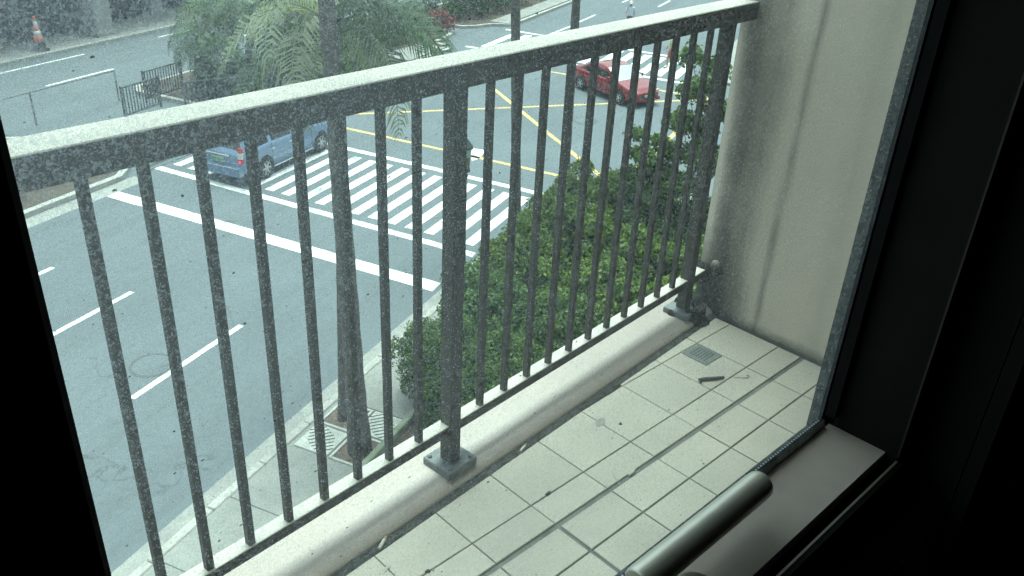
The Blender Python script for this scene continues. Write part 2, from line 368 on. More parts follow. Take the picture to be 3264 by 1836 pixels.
def glassmat():
    """window pane: faint green tint, dust film and dried splashes on its outer face"""
    mt, n, out = newmat('dusty_glass')
    tc = N(n, 'ShaderNodeTexCoord'); co = tc.outputs['Object']
    sp = N(n, 'ShaderNodeSeparateXYZ'); n.links.new(co, sp.inputs[0])
    tr = N(n, 'ShaderNodeBsdfTransparent'); tr.inputs[0].default_value = (0.715,0.94,0.90,1)
    # density: thicker towards the weather side of the pane, blotchy
    big = N(n, 'ShaderNodeTexNoise', Scale=9, Detail=3); n.links.new(co, big.inputs['Vector'])
    side = ramp(n, sp.outputs[0], [(0.05,1.05),(0.70,0.50)])
    dens = math_(n, 'MULTIPLY', side, ramp(n, big.outputs[0], [(0.3,0.75),(0.7,1.1)]))
    nz = N(n, 'ShaderNodeTexNoise', Scale=760, Detail=2.0, Roughness=0.55, Distortion=0.9); n.links.new(co, nz.inputs['Vector'])
    nzb = N(n, 'ShaderNodeTexNoise', Scale=430, Detail=3, Roughness=0.6, Distortion=1.4); n.links.new(co, nzb.inputs['Vector'])
    near = ramp(n, sp.outputs[0], [(0.10,0.75),(0.34,0.0)])
    fl = math_(n, 'ADD', math_(n, 'MULTIPLY', ramp(n, nz.outputs[0], [(0.50,0),(0.565,1)]), math_(n, 'SUBTRACT', 1.0, near)), math_(n, 'MULTIPLY', ramp(n, nzb.outputs[0], [(0.51,0),(0.56,1)]), near))
    nz2 = N(n, 'ShaderNodeTexNoise', Scale=1500, Detail=1.5, Roughness=0.5); n.links.new(co, nz2.inputs['Vector'])
    fl2 = ramp(n, nz2.outputs[0], [(0.54,0),(0.62,1)])
    nz3 = N(n, 'ShaderNodeTexNoise', Scale=1050, Detail=1.0); n.links.new(co, nz3.inputs['Vector'])
    fl3 = ramp(n, nz3.outputs[0], [(0.63,0),(0.67,1)])
    # pale bluish veil over the pane, thickest in one upper corner
    zz = math_(n, 'DIVIDE', math_(n, 'SUBTRACT', sp.outputs[2], 1.20), 0.26); zc = N(n, 'ShaderNodeClamp'); n.links.new(zz, zc.inputs[0])
    xx = math_(n, 'DIVIDE', math_(n, 'SUBTRACT', 0.40, sp.outputs[0]), 0.34); xc = N(n, 'ShaderNodeClamp'); n.links.new(xx, xc.inputs[0])
    film = math_(n, 'MULTIPLY', math_(n, 'MULTIPLY', zc.outputs[0], xc.outputs[0]), ramp(n, big.outputs[0], [(0.25,0.75),(0.75,1.15)]))
    spk = math_(n, 'MULTIPLY', math_(n, 'ADD', math_(n, 'MULTIPLY', fl, 0.19), math_(n, 'ADD', math_(n, 'MULTIPLY', fl2, 0.12), math_(n, 'MULTIPLY', fl3, 0.22))), math_(n, 'ADD', dens, math_(n, 'MULTIPLY', film, 0.25)))
    al = math_(n, 'ADD', spk, math_(n, 'ADD', math_(n, 'MULTIPLY', film, 0.25), 0.008))
    df = N(n, 'ShaderNodeBsdfDiffuse'); df.inputs[0].default_value = (0.56,0.74,0.78,1)
    tl = N(n, 'ShaderNodeBsdfTranslucent'); tl.inputs[0].default_value = (0.64,0.88,0.93,1)
    dm = N(n, 'ShaderNodeMixShader', Fac=0.75); n.links.new(df.outputs[0], dm.inputs[1]); n.links.new(tl.outputs[0], dm.inputs[2])
    m1 = N(n, 'ShaderNodeMixShader'); n.links.new(al, m1.inputs[0]); n.links.new(tr.outputs[0], m1.inputs[1]); n.links.new(dm.outputs[0], m1.inputs[2])
    # dark flecks of grit
    acc = None
    for sc, th, keep in ((95,0.10,0.72),(230,0.13,0.80)):
        mp = N(n, 'ShaderNodeMapping'); mp.inputs['Scale'].default_value = (1.0,1.0,1.7); mp.inputs['Rotation'].default_value = (0,0.6,0); n.links.new(co, mp.inputs[0])
        v = N(n, 'ShaderNodeTexVoronoi', Scale=sc); n.links.new(mp.outputs[0], v.inputs['Vector'])
        wob = N(n, 'ShaderNodeTexNoise', Scale=sc*9, Detail=2); n.links.new(co, wob.inputs['Vector'])
        d = math_(n, 'ADD', v.outputs['Distance'], math_(n, 'MULTIPLY', math_(n, 'SUBTRACT', wob.outputs[0], 0.5), 0.16))
        sc_ = N(n, 'ShaderNodeSeparateColor'); n.links.new(v.outputs['Color'], sc_.inputs[0])
        thr = math_(n, 'MULTIPLY', sc_.outputs[1], th)
        f = math_(n, 'MULTIPLY', math_(n, 'LESS_THAN', d, thr), math_(n, 'GREATER_THAN', sc_.outputs[0], keep))
        acc = f if acc is None else math_(n, 'MAXIMUM', acc, f)
    gr = N(n, 'ShaderNodeBsdfDiffuse'); gr.inputs[0].default_value = (0.04,0.045,0.045,1)
    m2 = N(n, 'ShaderNodeMixShader'); n.links.new(math_(n,'MULTIPLY',acc,0.8), m2.inputs[0]); n.links.new(m1.outputs[0], m2.inputs[1]); n.links.new(gr.outputs[0], m2.inputs[2])
    n.links.new(m2.outputs[0], out.inputs[0]); return mt
M['glass'] = glassmat()
def clearglass():
    mt, n, out = newmat('clear_glass')
    tr = N(n, 'ShaderNodeBsdfTransparent'); tr.inputs[0].default_value = (0.97,0.99,0.985,1)
    gl = N(n, 'ShaderNodeBsdfGlossy', Roughness=0.0)
    mx = N(n, 'ShaderNodeMixShader', Fac=0.03); n.links.new(tr.outputs[0], mx.inputs[1]); n.links.new(gl.outputs[0], mx.inputs[2])
    n.links.new(mx.outputs[0], out.inputs[0]); return mt
M['clear'] = clearglass()

# ================================================================== THE STREET
G = -7.8                       # street level below the balcony floor
TH = R(22.0); CA, SA = math.cos(TH), math.sin(TH)
def AN(a, n_, z=0.0): return (a*CA-n_*SA, a*SA+n_*CA, G+z)
def struct(name, mb, mats, parent=None, street=True):
    o = mb.build(name, mats, parent, rot=(TH if street and not parent else None), loc=((0,0,G) if street and not parent else None))
    if not parent: o['kind'] = 'structure'
    return o
def rect(a0, a1, n0, n1): return [(a0,n0),(a1,n0),(a1,n1),(a0,n1)]
def sheet(poly, z):
    mb = MB(); mb.face([(p[0],p[1],z) for p in poly]); return mb

struct('ground', sheet(rect(-250,350,-250,350), -0.06), M['concrete'])
road = struct('road', sheet(rect(-80,180,-60,33.0), 0.0), M['asphalt'])
def mark(name, poly, mat='white_paint'):
    mb = MB(); mb.face([(p[0],p[1],0.005) for p in poly]); return mb.build(name, M[mat], road)
def strip(p, q, wd):
    p, q = Vector(p), Vector(q); d = (q-p).normalized(); nn = Vector((-d.y, d.x))*wd/2
    return [p-nn, q-nn, q+nn, p+nn]
# lane dashes: 2.9 m long every 8.6 m
for nn in (11.07, 14.08, 16.5):
    for k in (-2,-1,0):
        mark('lane_dash', strip((8.85+k*8.2,nn),(11.8+k*8.2,nn),0.13))
    for k in range(0, 6):
        a0 = 47.6+k*8.2
        mark('lane_dash', strip((a0,nn+0.3),(a0+2.9,nn+0.3),0.13))
for k in range(-3, 8):
    a0 = 22.3+k*8.6
    mark('lane_dash', strip((a0,29.2),(a0+3.3,29.2),0.14))
mark('edge_line', strip((43.2,16.9),(46.6,16.75),0.14))
for k in range(-2,5): mark('edge_line', strip((12+k*9.5,32.1),(17.2+k*9.5,32.1),0.12))
# stop line and the near crossing
mark('stop_line', [(15.50,19.0),(15.05,8.32),(15.50,8.35),(15.93,18.95)])
mark('crossing_border', [(17.76,19.40),(17.10,8.33),(17.36,8.36),(18.02,19.38)])
mark('crossing_border', [(22.38,19.0),(21.75,8.10),(22.0,8.10),(22.63,19.0)])
k = 0
nn = 8.75
while nn < 19.2:
    f_ = (nn-8.33)/11.05
    a0 = 17.1+0.66*f_+0.58; a1 = 21.75+0.63*f_-0.33
    mark('crossing_stripe', [(a0,nn-0.15),(a1,nn-0.15),(a1,nn+0.15),(a0,nn+0.15)])
    nn += 0.6
# far crossing
mark('crossing_border', [(38.0,19.25),(37.2,8.0),(37.48,8.0),(38.28,19.25)])
mark('crossing_border', [(43.0,19.35),(41.9,8.0),(42.15,8.0),(43.25,19.35)])
nn = 8.7
while nn < 19.2:
    f_ = (nn-8.0)/11.25
    a0 = 37.2+0.8*f_+0.65; a1 = 41.9+1.1*f_-0.4
    mark('crossing_stripe', [(a0,nn-0.20),(a1,nn-0.20),(a1,nn+0.20),(a0,nn+0.20)])
    nn += 0.75
# yellow box junction
BX = [(24.21,19.08),(23.51,6.68),(35.42,6.38),(36.09,18.92)]
for p, q in ((0,1),(1,2),(2,3),(3,0),(0,2),(1,3)):
    mark('box_junction_line', strip(BX[p],BX[q],0.17), 'yellow_paint')
# white turn-arrow head and a scrap of old paint
mark('arrow_mark', [(24.55,12.25),(24.55,11.55),(23.75,11.40),(23.40,11.50)])
mark('old_paint_patch', [(31.6,16.9),(32.3,16.7),(32.6,16.4),(32.0,16.5)], 'yellow_paint')

# near pavement with kerb, gutter and rounded corner
def corner(off):
    pts = [(-60,8.2-off)]
    c = (20.4,4.2); rr = 4.0-off
    for i in range(0,11):
        t = R(90-9*i); pts.append((c[0]+rr*math.cos(t), c[1]+rr*math.sin(t)))
    pts.append((24.4-off,-55)); return pts
def band(o0, o1, z0, z1, name, mat, seg=None, parent=None):
    A, B = corner(o0), corner(o1); mb = MB()
    for i in range(len(A)-1):
        mb.prism([A[i],A[i+1],B[i+1],B[i]][::-1], z0, z1)
    return struct(name, mb, mat, parent)
band(0.0, 0.33, -0.05, 0.006, 'gutter', M['gutter'])
kerb = link('kerb', None, None, (0,0,G), TH); kerb['kind'] = 'structure'
A, B = corner(0.33), corner(0.49)
ks = [(-60+i*1.2) for i in range(0,67)]
for i in range(len(ks)-1):
    a0, a1 = ks[i]+0.006, ks[i+1]-0.006
    if a1 < -10: continue
    mb = MB(); mb.cbox(a0, min(a1,20.4), 8.2-0.49, 8.2-0.33, -0.05, 0.13, 0.02); mb.build('kerb_stone', M['kerb'], kerb)
for i in range(1, len(A)-2):
    mb = MB(); mb.prism([A[i],A[i+1],B[i+1],B[i]][::-1], -0.05, 0.13); mb.build('kerb_stone', M['kerb'], kerb)
mb = MB(); mb.prism([A[-2],A[-1],B[-1],B[-2]][::-1], -0.05, 0.13); mb.build('kerb_stone', M['kerb'], kerb)
P = corner(0.495)
mb = MB(); mb.prism(P[::-1]+[(-60,-55)], -0.05, 0.105)
pave = struct('pavement', mb, M['gutter'])
# pavement slabs with open joints; the tree-pit block sits between two of them
J = [3.1,4.58,6.07,7.53,8.97]
J = [3.1-1.48*k for k in range(8,0,-1)]+J
for i in range(len(J)-1):
    mb = MB(); mb.cbox(J[i]+0.008, J[i+1]-0.008, 6.24, 7.70, 0.09, 0.125, 0.008); mb.build('paving_slab', M['concrete'], pave)
a0 = 10.46
while a0 < 20:
    mb = MB(); mb.cbox(a0+0.008, min(a0+1.48,20.3)-0.008, 6.24, 7.70, 0.09, 0.125, 0.008); mb.build('paving_slab', M['concrete'], pave)
    a0 += 1.48
# planting bed behind, with a low edging wall
mb = MB(); mb.prism([(-40,-50),(22.6,-50),(22.6,4.4),(20.5,6.0),(10.0,6.10),(-40,6.10)], 0.0, 0.22)
struct('planting_bed', mb, M['soil'])
mb = MB(); mb.cbox(-40, 20.4, 6.105, 6.22, 0.05, 0.36, 0.02)
tag(mb.build('edging_wall', pm('mossy_concrete',(0.24,0.25,0.20),(0.13,0.16,0.09),4,0.9,0.2,40), None, loc=(0,0,G), rot=TH), 'low mossy concrete edging wall between pavement and hedge', 'wall')
# tree pits and slotted covers, 2 x 2 block
def pit(name, a0, a1, n0, n1, label):
    t = thing(name, label, 'tree pit', AN((a0+a1)/2,(n0+n1)/2,0.10), TH)
    ha, hn = (a1-a0)/2, (n1-n0)/2
    mb = MB(); mb.box(-ha+0.05, ha-0.05, -hn+0.05, hn-0.05, 0, 0.015); mb.build('soil_surface', M['brick_soil'], t)
    for q in ((-ha,ha,-hn,-hn+0.05),(-ha,ha,hn-0.05,hn),(-ha,-ha+0.05,-hn+0.052,hn-0.052),(ha-0.05,ha,-hn+0.052,hn-0.052)):
        mb = MB(); mb.cbox(q[0],q[1],q[2],q[3],0,0.036,0.006); mb.build('edging', M['grate_white'], t)
    return t
def cover(a0, a1, n0, n1, label):
    t = thing('slotted_cover', label, 'drain cover', AN((a0+a1)/2,(n0+n1)/2,0.10), TH, 'slotted covers round the palms')
    ha, hn = (a1-a0)/2-0.006, (n1-n0)/2-0.006
    mb = MB(); mb.cbox(-ha, ha, -hn, hn, 0, 0.034, 0.008); mb.build('slab', M['grate_white'], t)
    n_s = 8
    for i in range(n_s):
        # slots run diagonally to the slab
        u = -0.5+(i+0.5)/n_s
        L = 0.23*(1-abs(u)*0.9)
        cx, cy = u*0.5, u*0.5
        d = Vector((0.707,-0.707)); q = strip(Vector((cx,cy))-d*L, Vector((cx,cy))+d*L, 0.022)
        mb = MB(); mb.prism([tuple(x) for x in q], 0.03, 0.0375); mb.build('slot', M['slot'], t)
    return t
pit('tree_pit', 9.70,10.43,6.94,7.62, 'earth tree pit at the foot of the thinner palm by the kerb')
pit('tree_pit', 8.99,9.74,6.26,6.92, 'earth tree pit round the thick flared palm trunk beside hedge')
cover(8.99,9.66,6.95,7.62, 'white slotted concrete cover on the kerb side of the palms')
cover(9.78,10.44,6.26,6.91, 'white slotted concrete cover between the thick palm and the hedge')
# far-right pavement over the side street
mb = MB(); mb.prism([(37.5,-50),(90,-50),(90,7.8),(40.5,7.8),(38.4,6.9),(37.5,4.8)], -0.05, 0.12); struct('pavement', mb, M['concrete'])

# medians with kerbs
def island(name, poly, top, kerbw=0.22):
    cx = sum(p[0] for p in poly)/len(poly); cy = sum(p[1] for p in poly)/len(poly)
    mb = MB(); mb.prism(poly, -0.05, 0.14)
    k_ = struct(name, mb, M['kerb'])
    inner = []
    for i in range(len(poly)):
        p0, p1, p2 = Vector(poly[i-1]), Vector(poly[i]), Vector(poly[(i+1)%len(poly)])
        d1 = (p1-p0).normalized(); d2 = (p2-p1).normalized()
        nn = Vector((-d1.y-d2.y, d1.x+d2.x)).normalized(); inner.append(tuple(p1+nn*kerbw))
    mb = MB(); mb.prism(inner, 0.0, 0.15); mb.build('planted_top', top, k_)
    return k_
island('median', [(-60,19.35),(16.6,19.35),(17.3,19.75),(17.5,20.4),(17.5,24.6),(16.8,25.5),(-60,25.5)], M['soil'])
mb = MB()
for q in ([(-60,18.72),(17.0,18.78),(17.0,19.33),(-60,19.33)],): mb.prism(q, -0.05, 0.006)
struct('gutter', mb, M['gutter'])
mb = MB(); mb.prism([(17.6,19.3),(25.9,19.3),(25.4,20.6),(23.1,22.3),(23.1,25.6),(17.6,25.6)], -0.05, 0.02); struct('median_refuge', mb, M['asphalt'])
mb = MB(); mb.prism([(17.62,19.5),(18.9,19.5),(19.3,20.3),(17.62,20.6)], 0.0, 0.11); struct('kerb', mb, M['kerb'])
island('median', [(26.2,19.5),(36.9,19.35),(37.3,19.8),(37.6,20.6),(39.9,20.9),(40.3,21.4),(40.3,26.2),(23.8,26.2),(23.3,25.6),(23.2,22.4),(25.6,20.6)], M['soil'])
mb = MB(); mb.prism([(33.4,19.65),(36.7,19.6),(36.7,21.0),(35.6,21.1),(34.0,21.3),(33.4,21.2)], 0.1, 0.165); struct('pavement', mb, M['concrete'])
island('median', [(44.0,19.35),(120,19.35),(120,25.5),(42.0,25.5),(41.8,21.4),(42.4,20.8),(43.4,20.3)], M['soil'])
mb = MB(); mb.prism([(43.9,19.62),(110,19.62),(110,20.7),(43.9,20.7)], 0.1, 0.165); struct('pavement', mb, M['concrete'])
# far pavement
mb = MB(); mb.prism([(-60,32.95),(160,32.95),(160,33.2),(-60,33.2)], -0.05, 0.14); struct('kerb', mb, M['kerb'])
mb = MB(); mb.prism([(-60,33.2),(160,33.2),(160,60),(-60,60)], -0.05, 0.13); struct('pavement', mb, M['gutter'])

# ------------------------------------------------------------------ vegetation
def leaf_mesh(name, pts, nrm, size, mats, midx, rng, aspect=0.5, droop=0.25):
    n_ = len(pts)
    rnd = rng.normal(size=(n_,3)); nr = nrm+0.75*rnd; nr /= np.linalg.norm(nr,axis=1,keepdims=True)
    t = rng.normal(size=(n_,3)); t -= (t*nr).sum(1,keepdims=True)*nr; t /= np.linalg.norm(t,axis=1,keepdims=True)
    b = np.cross(nr, t)
    L = (size*(0.6+0.8*rng.random(n_)))[:,None]; W_ = L*aspect
    v = np.empty((n_,4,3))
    v[:,0] = pts-t*L*0.5; v[:,1] = pts+b*W_*0.5-t*L*0.05+nr*L*0.06
    v[:,2] = pts+t*L*0.5-nr*L*droop; v[:,3] = pts-b*W_*0.5-t*L*0.05+nr*L*0.06
    me = bpy.data.meshes.new(name); me.vertices.add(n_*4); me.vertices.foreach_set('co', v.reshape(-1).astype(np.float32))
    me.loops.add(n_*4); me.loops.foreach_set('vertex_index', np.arange(n_*4, dtype=np.int32))
    me.polygons.add(n_); me.polygons.foreach_set('loop_start', np.arange(0,n_*4,4,dtype=np.int32)); me.polygons.foreach_set('loop_total', np.full(n_,4,dtype=np.int32))
    for mm in mats: me.materials.append(mm)
    me.polygons.foreach_set('material_index', midx.astype(np.int32))
    me.update(); me.validate(); return me
def crown_points(n_, blobs, rng, fill=0.35, clump=None):
    """points on and inside a union of lumpy ellipsoids, gathered into twig clumps"""
    vol = np.array([b[1][0]*b[1][1]+b[1][0]*b[1][2] for b in blobs]); pick = rng.choice(len(blobs), n_, p=vol/vol.sum())
    c = np.array([b[0] for b in blobs])[pick]; r_ = np.array([b[1] for b in blobs])[pick]
    d = rng.normal(size=(n_,3))
    if clump:
        k = max(8, int(n_/clump)); cd = rng.normal(size=(k,3)); cd /= np.linalg.norm(cd,axis=1,keepdims=True)
        d = cd[rng.integers(0,k,n_)]+0.17*rng.normal(size=(n_,3))
    d /= np.linalg.norm(d,axis=1,keepdims=True)
    d[:,2] = np.where(d[:,2] < -0.35, -d[:,2]*0.7, d[:,2])
    rad = 1-fill*rng.random(n_)**1.5
    lump = 1+0.13*np.sin(d[:,0]*5+c[:,0]*7)*np.cos(d[:,1]*6+c[:,1]*5)+0.07*rng.normal(size=n_)
    return c+d*r_*(rad*lump)[:,None], d
def shrub(name, label, cat, a, n_, h, rad, leaves, size, mats, seed, group=None, weights=None, aspect=0.5, nb=6, base=0.2, clump=38):
    rng = np.random.default_rng(seed)
    t = thing(name, label, cat, AN(a,n_,base), seed*0.7, group)
    blobs = [((0,0,h*0.5),(rad*0.72,rad*0.72,h*0.42))]
    for i in range(nb):
        ang = 2.39996*i+0.4*rng.random(); q = rad*0.86*math.sqrt((i+0.5)/nb); zt = h*(0.86-0.42*(q/rad)**2)+h*0.10*rng.normal()
        rb = rad*(0.20+0.16*rng.random()); blobs.append(((q*math.cos(ang),q*math.sin(ang),max(zt,h*0.22)),(rb,rb,min(rb*0.95,h*0.30))))
    for i in range(9):      # skirt that carries the leaves down to the ground
        ang = 2*math.pi*i/9+0.3*rng.random(); q = rad*(0.66+0.1*rng.random()); rb = rad*(0.24+0.08*rng.random())
        blobs.append(((q*math.cos(ang),q*math.sin(ang),h*0.20),(rb,rb,h*0.22)))
    p, d = crown_points(leaves, blobs, rng, clump=clump)
    p[:,2] = np.maximum(p[:,2], 0.03)
    mi = rng.choice(len(mats), leaves, p=weights)
    link('crown', leaf_mesh('crown', p, d, size, mats, mi, rng, aspect), t)
    mb = MB()
    for i in range(5):
        ang = 2*math.pi*i/5+0.5; mb.tube([(0.04*math.cos(ang),0.04*math.sin(ang),-0.1),(rad*0.25*math.cos(ang),rad*0.25*math.sin(ang),h*0.4),(rad*0.5*math.cos(ang+0.3),rad*0.5*math.sin(ang+0.3),h*0.72)],[0.03,0.02,0.008],6)
    mb.build('stem', M['stem'], t)
    return t

def frond_mesh(name, L, seed, mats, rise=0.5, droop=1.0, nl=34, lw=0.035, ll=0.5):
    rng = np.random.default_rng(seed); mb = MB()
    pts = []
    for i in range(13):
        s_ = i/12; pts.append(Vector((L*s_*(1-0.22*droop*s_*s_), 0, rise*L*s_*(1-s_*0.55)-droop*0.55*L*s_**2.3)))
    mb.tube(pts, [0.022*(1-0.85*i/12) for i in range(13)], 5)
    for i in range(nl):
        s_ = 0.14+0.86*i/(nl-1); k_ = min(int(s_*12),11); f_ = s_*12-k_
        p = pts[k_].lerp(pts[k_+1], f_); d = (pts[k_+1]-pts[k_]).normalized()
        le = ll*math.sin(math.pi*(0.16+0.80*s_))**0.7*(0.85+0.3*rng.random())
        for sd_ in (-1,1):
            side = Vector((0,sd_,0))
            dirv = (side*(0.78+0.1*rng.normal())+d*(0.75-0.2*s_)+Vector((0,0,0.25+0.12*rng.normal()))).normalized()
            mid = p+dirv*le*0.5; tip = p+dirv*le*0.92+Vector((0,0,-le*(0.45+0.25*rng.random())))
            wv = d.cross(dirv).cross(dirv).normalized()*lw*0.5
            b = len(mb.v)
            mb.v += [tuple(p-wv*0.4), tuple(p+wv*0.4), tuple(mid+wv), tuple(mid-wv), tuple(tip)]
            mb.f += [(b,b+1,b+2,b+3),(b+3,b+2,b+4)]; mb.m += [0,0]
    me = bpy.data.meshes.new(name); me.from_pydata(mb.v, [], mb.f)
    for mm in mats: me.materials.append(mm)
    me.update(); return me
FR = [frond_mesh('frond', 2.0, 1, [M['frond']], 0.55, 1.0), frond_mesh('frond', 2.1, 2, [M['frond']], 0.25, 1.15), frond_mesh('frond', 1.8, 3, [M['frond']], 0.95, 0.9), frond_mesh('frond', 1.9, 4, [M['frond_pale']], 0.35, 1.1)]
def palm(label, a, n_, h, r0, r1, lean=(0,0), nf=20, seed=0, fscale=1.0, base=0.1, flare=1.9, bend=0.0, pale=0.2, t0=-0.25):
    rng = np.random.default_rng(seed+50)
    x, y, z = AN(a, n_, base)
    t = thing('palm_tree', label, 'palm', (x,y,z), 0)
    pts, rads = [], []
    for i in range(25):
        s_ = i/24; pts.append((lean[0]*s_+bend*math.sin(math.pi*s_), lean[1]*s_, h*s_))
        rr = r1+(r0-r1)*(1-s_)**1.2; rr *= 1+(flare-1)*max(0,1-s_*6)**2
        rads.append(rr*(1+0.035*((i%2)*2-1)))
    mb = MB(); mb.tube(pts, rads, 14); mb.build('trunk', M['trunk'], t, smooth=True)
    top = Vector(pts[-1])
    mb = MB(); mb.tube([top-Vector((0,0,0.1)), top+Vector((0,0,0.35)), top+Vector((0,0,0.75))],[r1*0.95,r1*1.0,r1*0.35],10)
    mb.build('crownshaft', M['frond'], t, smooth=True)
    for i in range(nf):
        ang = i*2.399+rng.normal()*0.15; tilt = t0+0.9*(i/nf)**0.8
        me = FR[3] if rng.random() < pale else FR[int(rng.integers(0,3))]
        f = link('frond', me, t, tuple(top+Vector((0,0,0.55+0.2*(1-i/nf)))), (0,0,0))
        f.rotation_euler = (Matrix.Rotation(ang,3,'Z') @ Matrix.Rotation(tilt,3,'Y') @ Matrix.Rotation(rng.normal()*0.25,3,'X')).to_euler()
        sc = fscale*(0.85+0.3*rng.random()); f.scale = (sc,sc,sc)
    return t
palm('thick palm trunk flaring at its base in the tree pit', 9.38, 6.55, 9.6, 0.165, 0.10, (-0.18,0.1), 18, 1, 1.15, pale=0.1, flare=1.3)
palm('thinner palm beside the thick one, crown level with the railing top', 9.98, 7.30, 5.95, 0.075, 0.065, (0.40,0.25), 24, 2, 1.05, pale=0.28, flare=1.3, t0=-0.62)
palm('bare palm trunk rising behind the middle of the hedge, nearer of two', 17.25, 7.2, 8.2, 0.12, 0.095, (-0.32,0.28), 18, 3, 1.1, pale=0.1)
palm('bare palm trunk by the junction corner, farther of two behind hedge', 19.5, 6.9, 8.6, 0.12, 0.095, (-0.08,0.08), 18, 4, 1.1, pale=0.1)
palm('bushy low palm on the median behind the blue van', 26.4, 23.5, 2.4, 0.16, 0.12, (0.1,0.0), 24, 5, 1.35, base=0.12, pale=0.4)
palm('young palm on the median right of the bushy one', 28.9, 22.8, 2.3, 0.14, 0.11, (0,0), 22, 6, 1.2, base=0.12, pale=0.4)
palm('low leafy palm behind the picket fence, leftmost on the median', 24.7, 23.2, 1.3, 0.15, 0.12, (0,0), 20, 7, 0.95, base=0.12, pale=0.15)

HG = 'shrubs of the hedge below the balcony'
hedge = [ # a, n, h, rad, leaves, size, kind
 (11.5,6.05,1.45,0.95,9000,0.075,0,'feathery shrub at the tip of the hedge next to the slotted covers'),
 (11.2,4.75,1.5,1.0,8000,0.075,0,'feathery shrub just behind the hedge tip, close to the railing foot'),
 (13.2,6.0,1.6,1.05,8000,0.08,2,'blue green shrub second along the kerb side of the hedge'),
 (12.9,4.5,1.55,1.05,8000,0.08,0,'mid green shrub inside the hedge behind the second kerb shrub'),
 (15.0,6.05,1.75,1.05,8000,0.085,1,'olive shrub third along the kerb side of the hedge'),
 (14.7,4.4,1.5,1.1,8000,0.095,1,'yellow green glossy shrub in the middle of the hedge'),
 (16.8,6.0,1.95,1.1,8000,0.085,1,'bushy yellow green shrub fourth along the kerb side of hedge'),
 (16.5,4.3,1.7,1.1,7000,0.10,1,'glossy yellow leaved shrub inside the hedge right of the middle'),
 (18.6,5.9,2.0,1.1,7000,0.085,1,'rounded yellow green shrub at the hedge crest near the bollard'),
 (18.4,4.2,1.9,1.15,6000,0.10,0,'broad green shrub behind the hedge crest'),
 (20.3,4.9,1.9,1.1,6000,0.09,0,'last green shrub of the hedge by the junction corner'),
 (12.6,2.9,1.5,1.1,5000,0.10,1,'low glossy shrub nearest the building, left end'),
 (14.5,2.7,1.5,1.15,5000,0.11,1,'low glossy shrub nearest the building, second from left'),
 (16.4,2.6,1.6,1.15,5000,0.11,1,'low glossy shrub nearest the building, third from left'),
 (18.3,2.5,1.7,1.15,5000,0.11,2,'low glossy shrub nearest the building, right end'),
 (10.75,5.35,1.15,0.85,8000,0.075,0,'small feathery shrub in front of the hedge tip beside the mossy edging'),
 (10.45,4.2,1.25,0.9,6500,0.075,0,'low green shrub tucked under the balcony left of the hedge'),
]
for i,(a,n_,h,rad,lv,sz,kd,lb) in enumerate(hedge):
    ms, wt = [([M['leaf'],M['leaf_blue']],[0.65,0.35]),([M['leaf'],M['leaf_yellow'],M['leaf_blue']],[0.40,0.50,0.10]),([M['leaf_blue'],M['leaf']],[0.6,0.4])][kd]
    shrub('hedge_shrub', lb, 'shrub', a, n_, h, rad, int(lv*1.9), sz*(0.9 if kd==0 else 1.05), ms, 10+i, HG, wt, 0.42 if kd==0 else 0.55, nb=20, clump=None)
# tall leafy shrub at the balcony's right end
def tall_shrub(label, x, y, h, rad, leaves, size, seed):
    rng = np.random.default_rng(seed)
    t = thing('tall_shrub', label, 'shrub', (x,y,G+0.2), 0)
    blobs = []; mb = MB()
    for i in range(15):
        f_ = 0.22+0.78*i/14; ang = i*2.4; q = rad*0.55*(1-0.5*f_)
        c = (q*math.cos(ang), q*math.sin(ang), h*f_); blobs.append((c,(rad*(0.5-0.22*f_),rad*(0.5-0.22*f_),h*0.075)))
        mb.tube([(0,0,max(0,h*(f_-0.22))),(c[0]*0.6,c[1]*0.6,h*(f_-0.06)),c],[0.014,0.009,0.004],5)
    mb.tube([(0,0,-0.1),(0.05,0.02,h*0.4),(0.0,0.05,h*0.75),(0.06,0.05,h)],[0.06,0.045,0.03,0.01],7)
    p, d = crown_points(leaves, blobs, rng, 0.8, clump=14)
    link('crown', leaf_mesh('crown', p, d, size, [M['leaf_blue'],M['leaf'],M['leaf_yellow']], rng.choice(3,leaves,p=[0.45,0.35,0.2]), rng, 0.5), t)
    mb.build('stem', M['stem'], t)
tall_shrub('tall leafy shrub rising behind the last balusters beside the wall', 15.9, 10.3, 5.0, 1.15, 14000, 0.105, 91)
tall_shrub('slender leafy shrub between the tall shrub and the hedge crest', 15.3, 11.1, 3.2, 1.05, 10000, 0.095, 92)
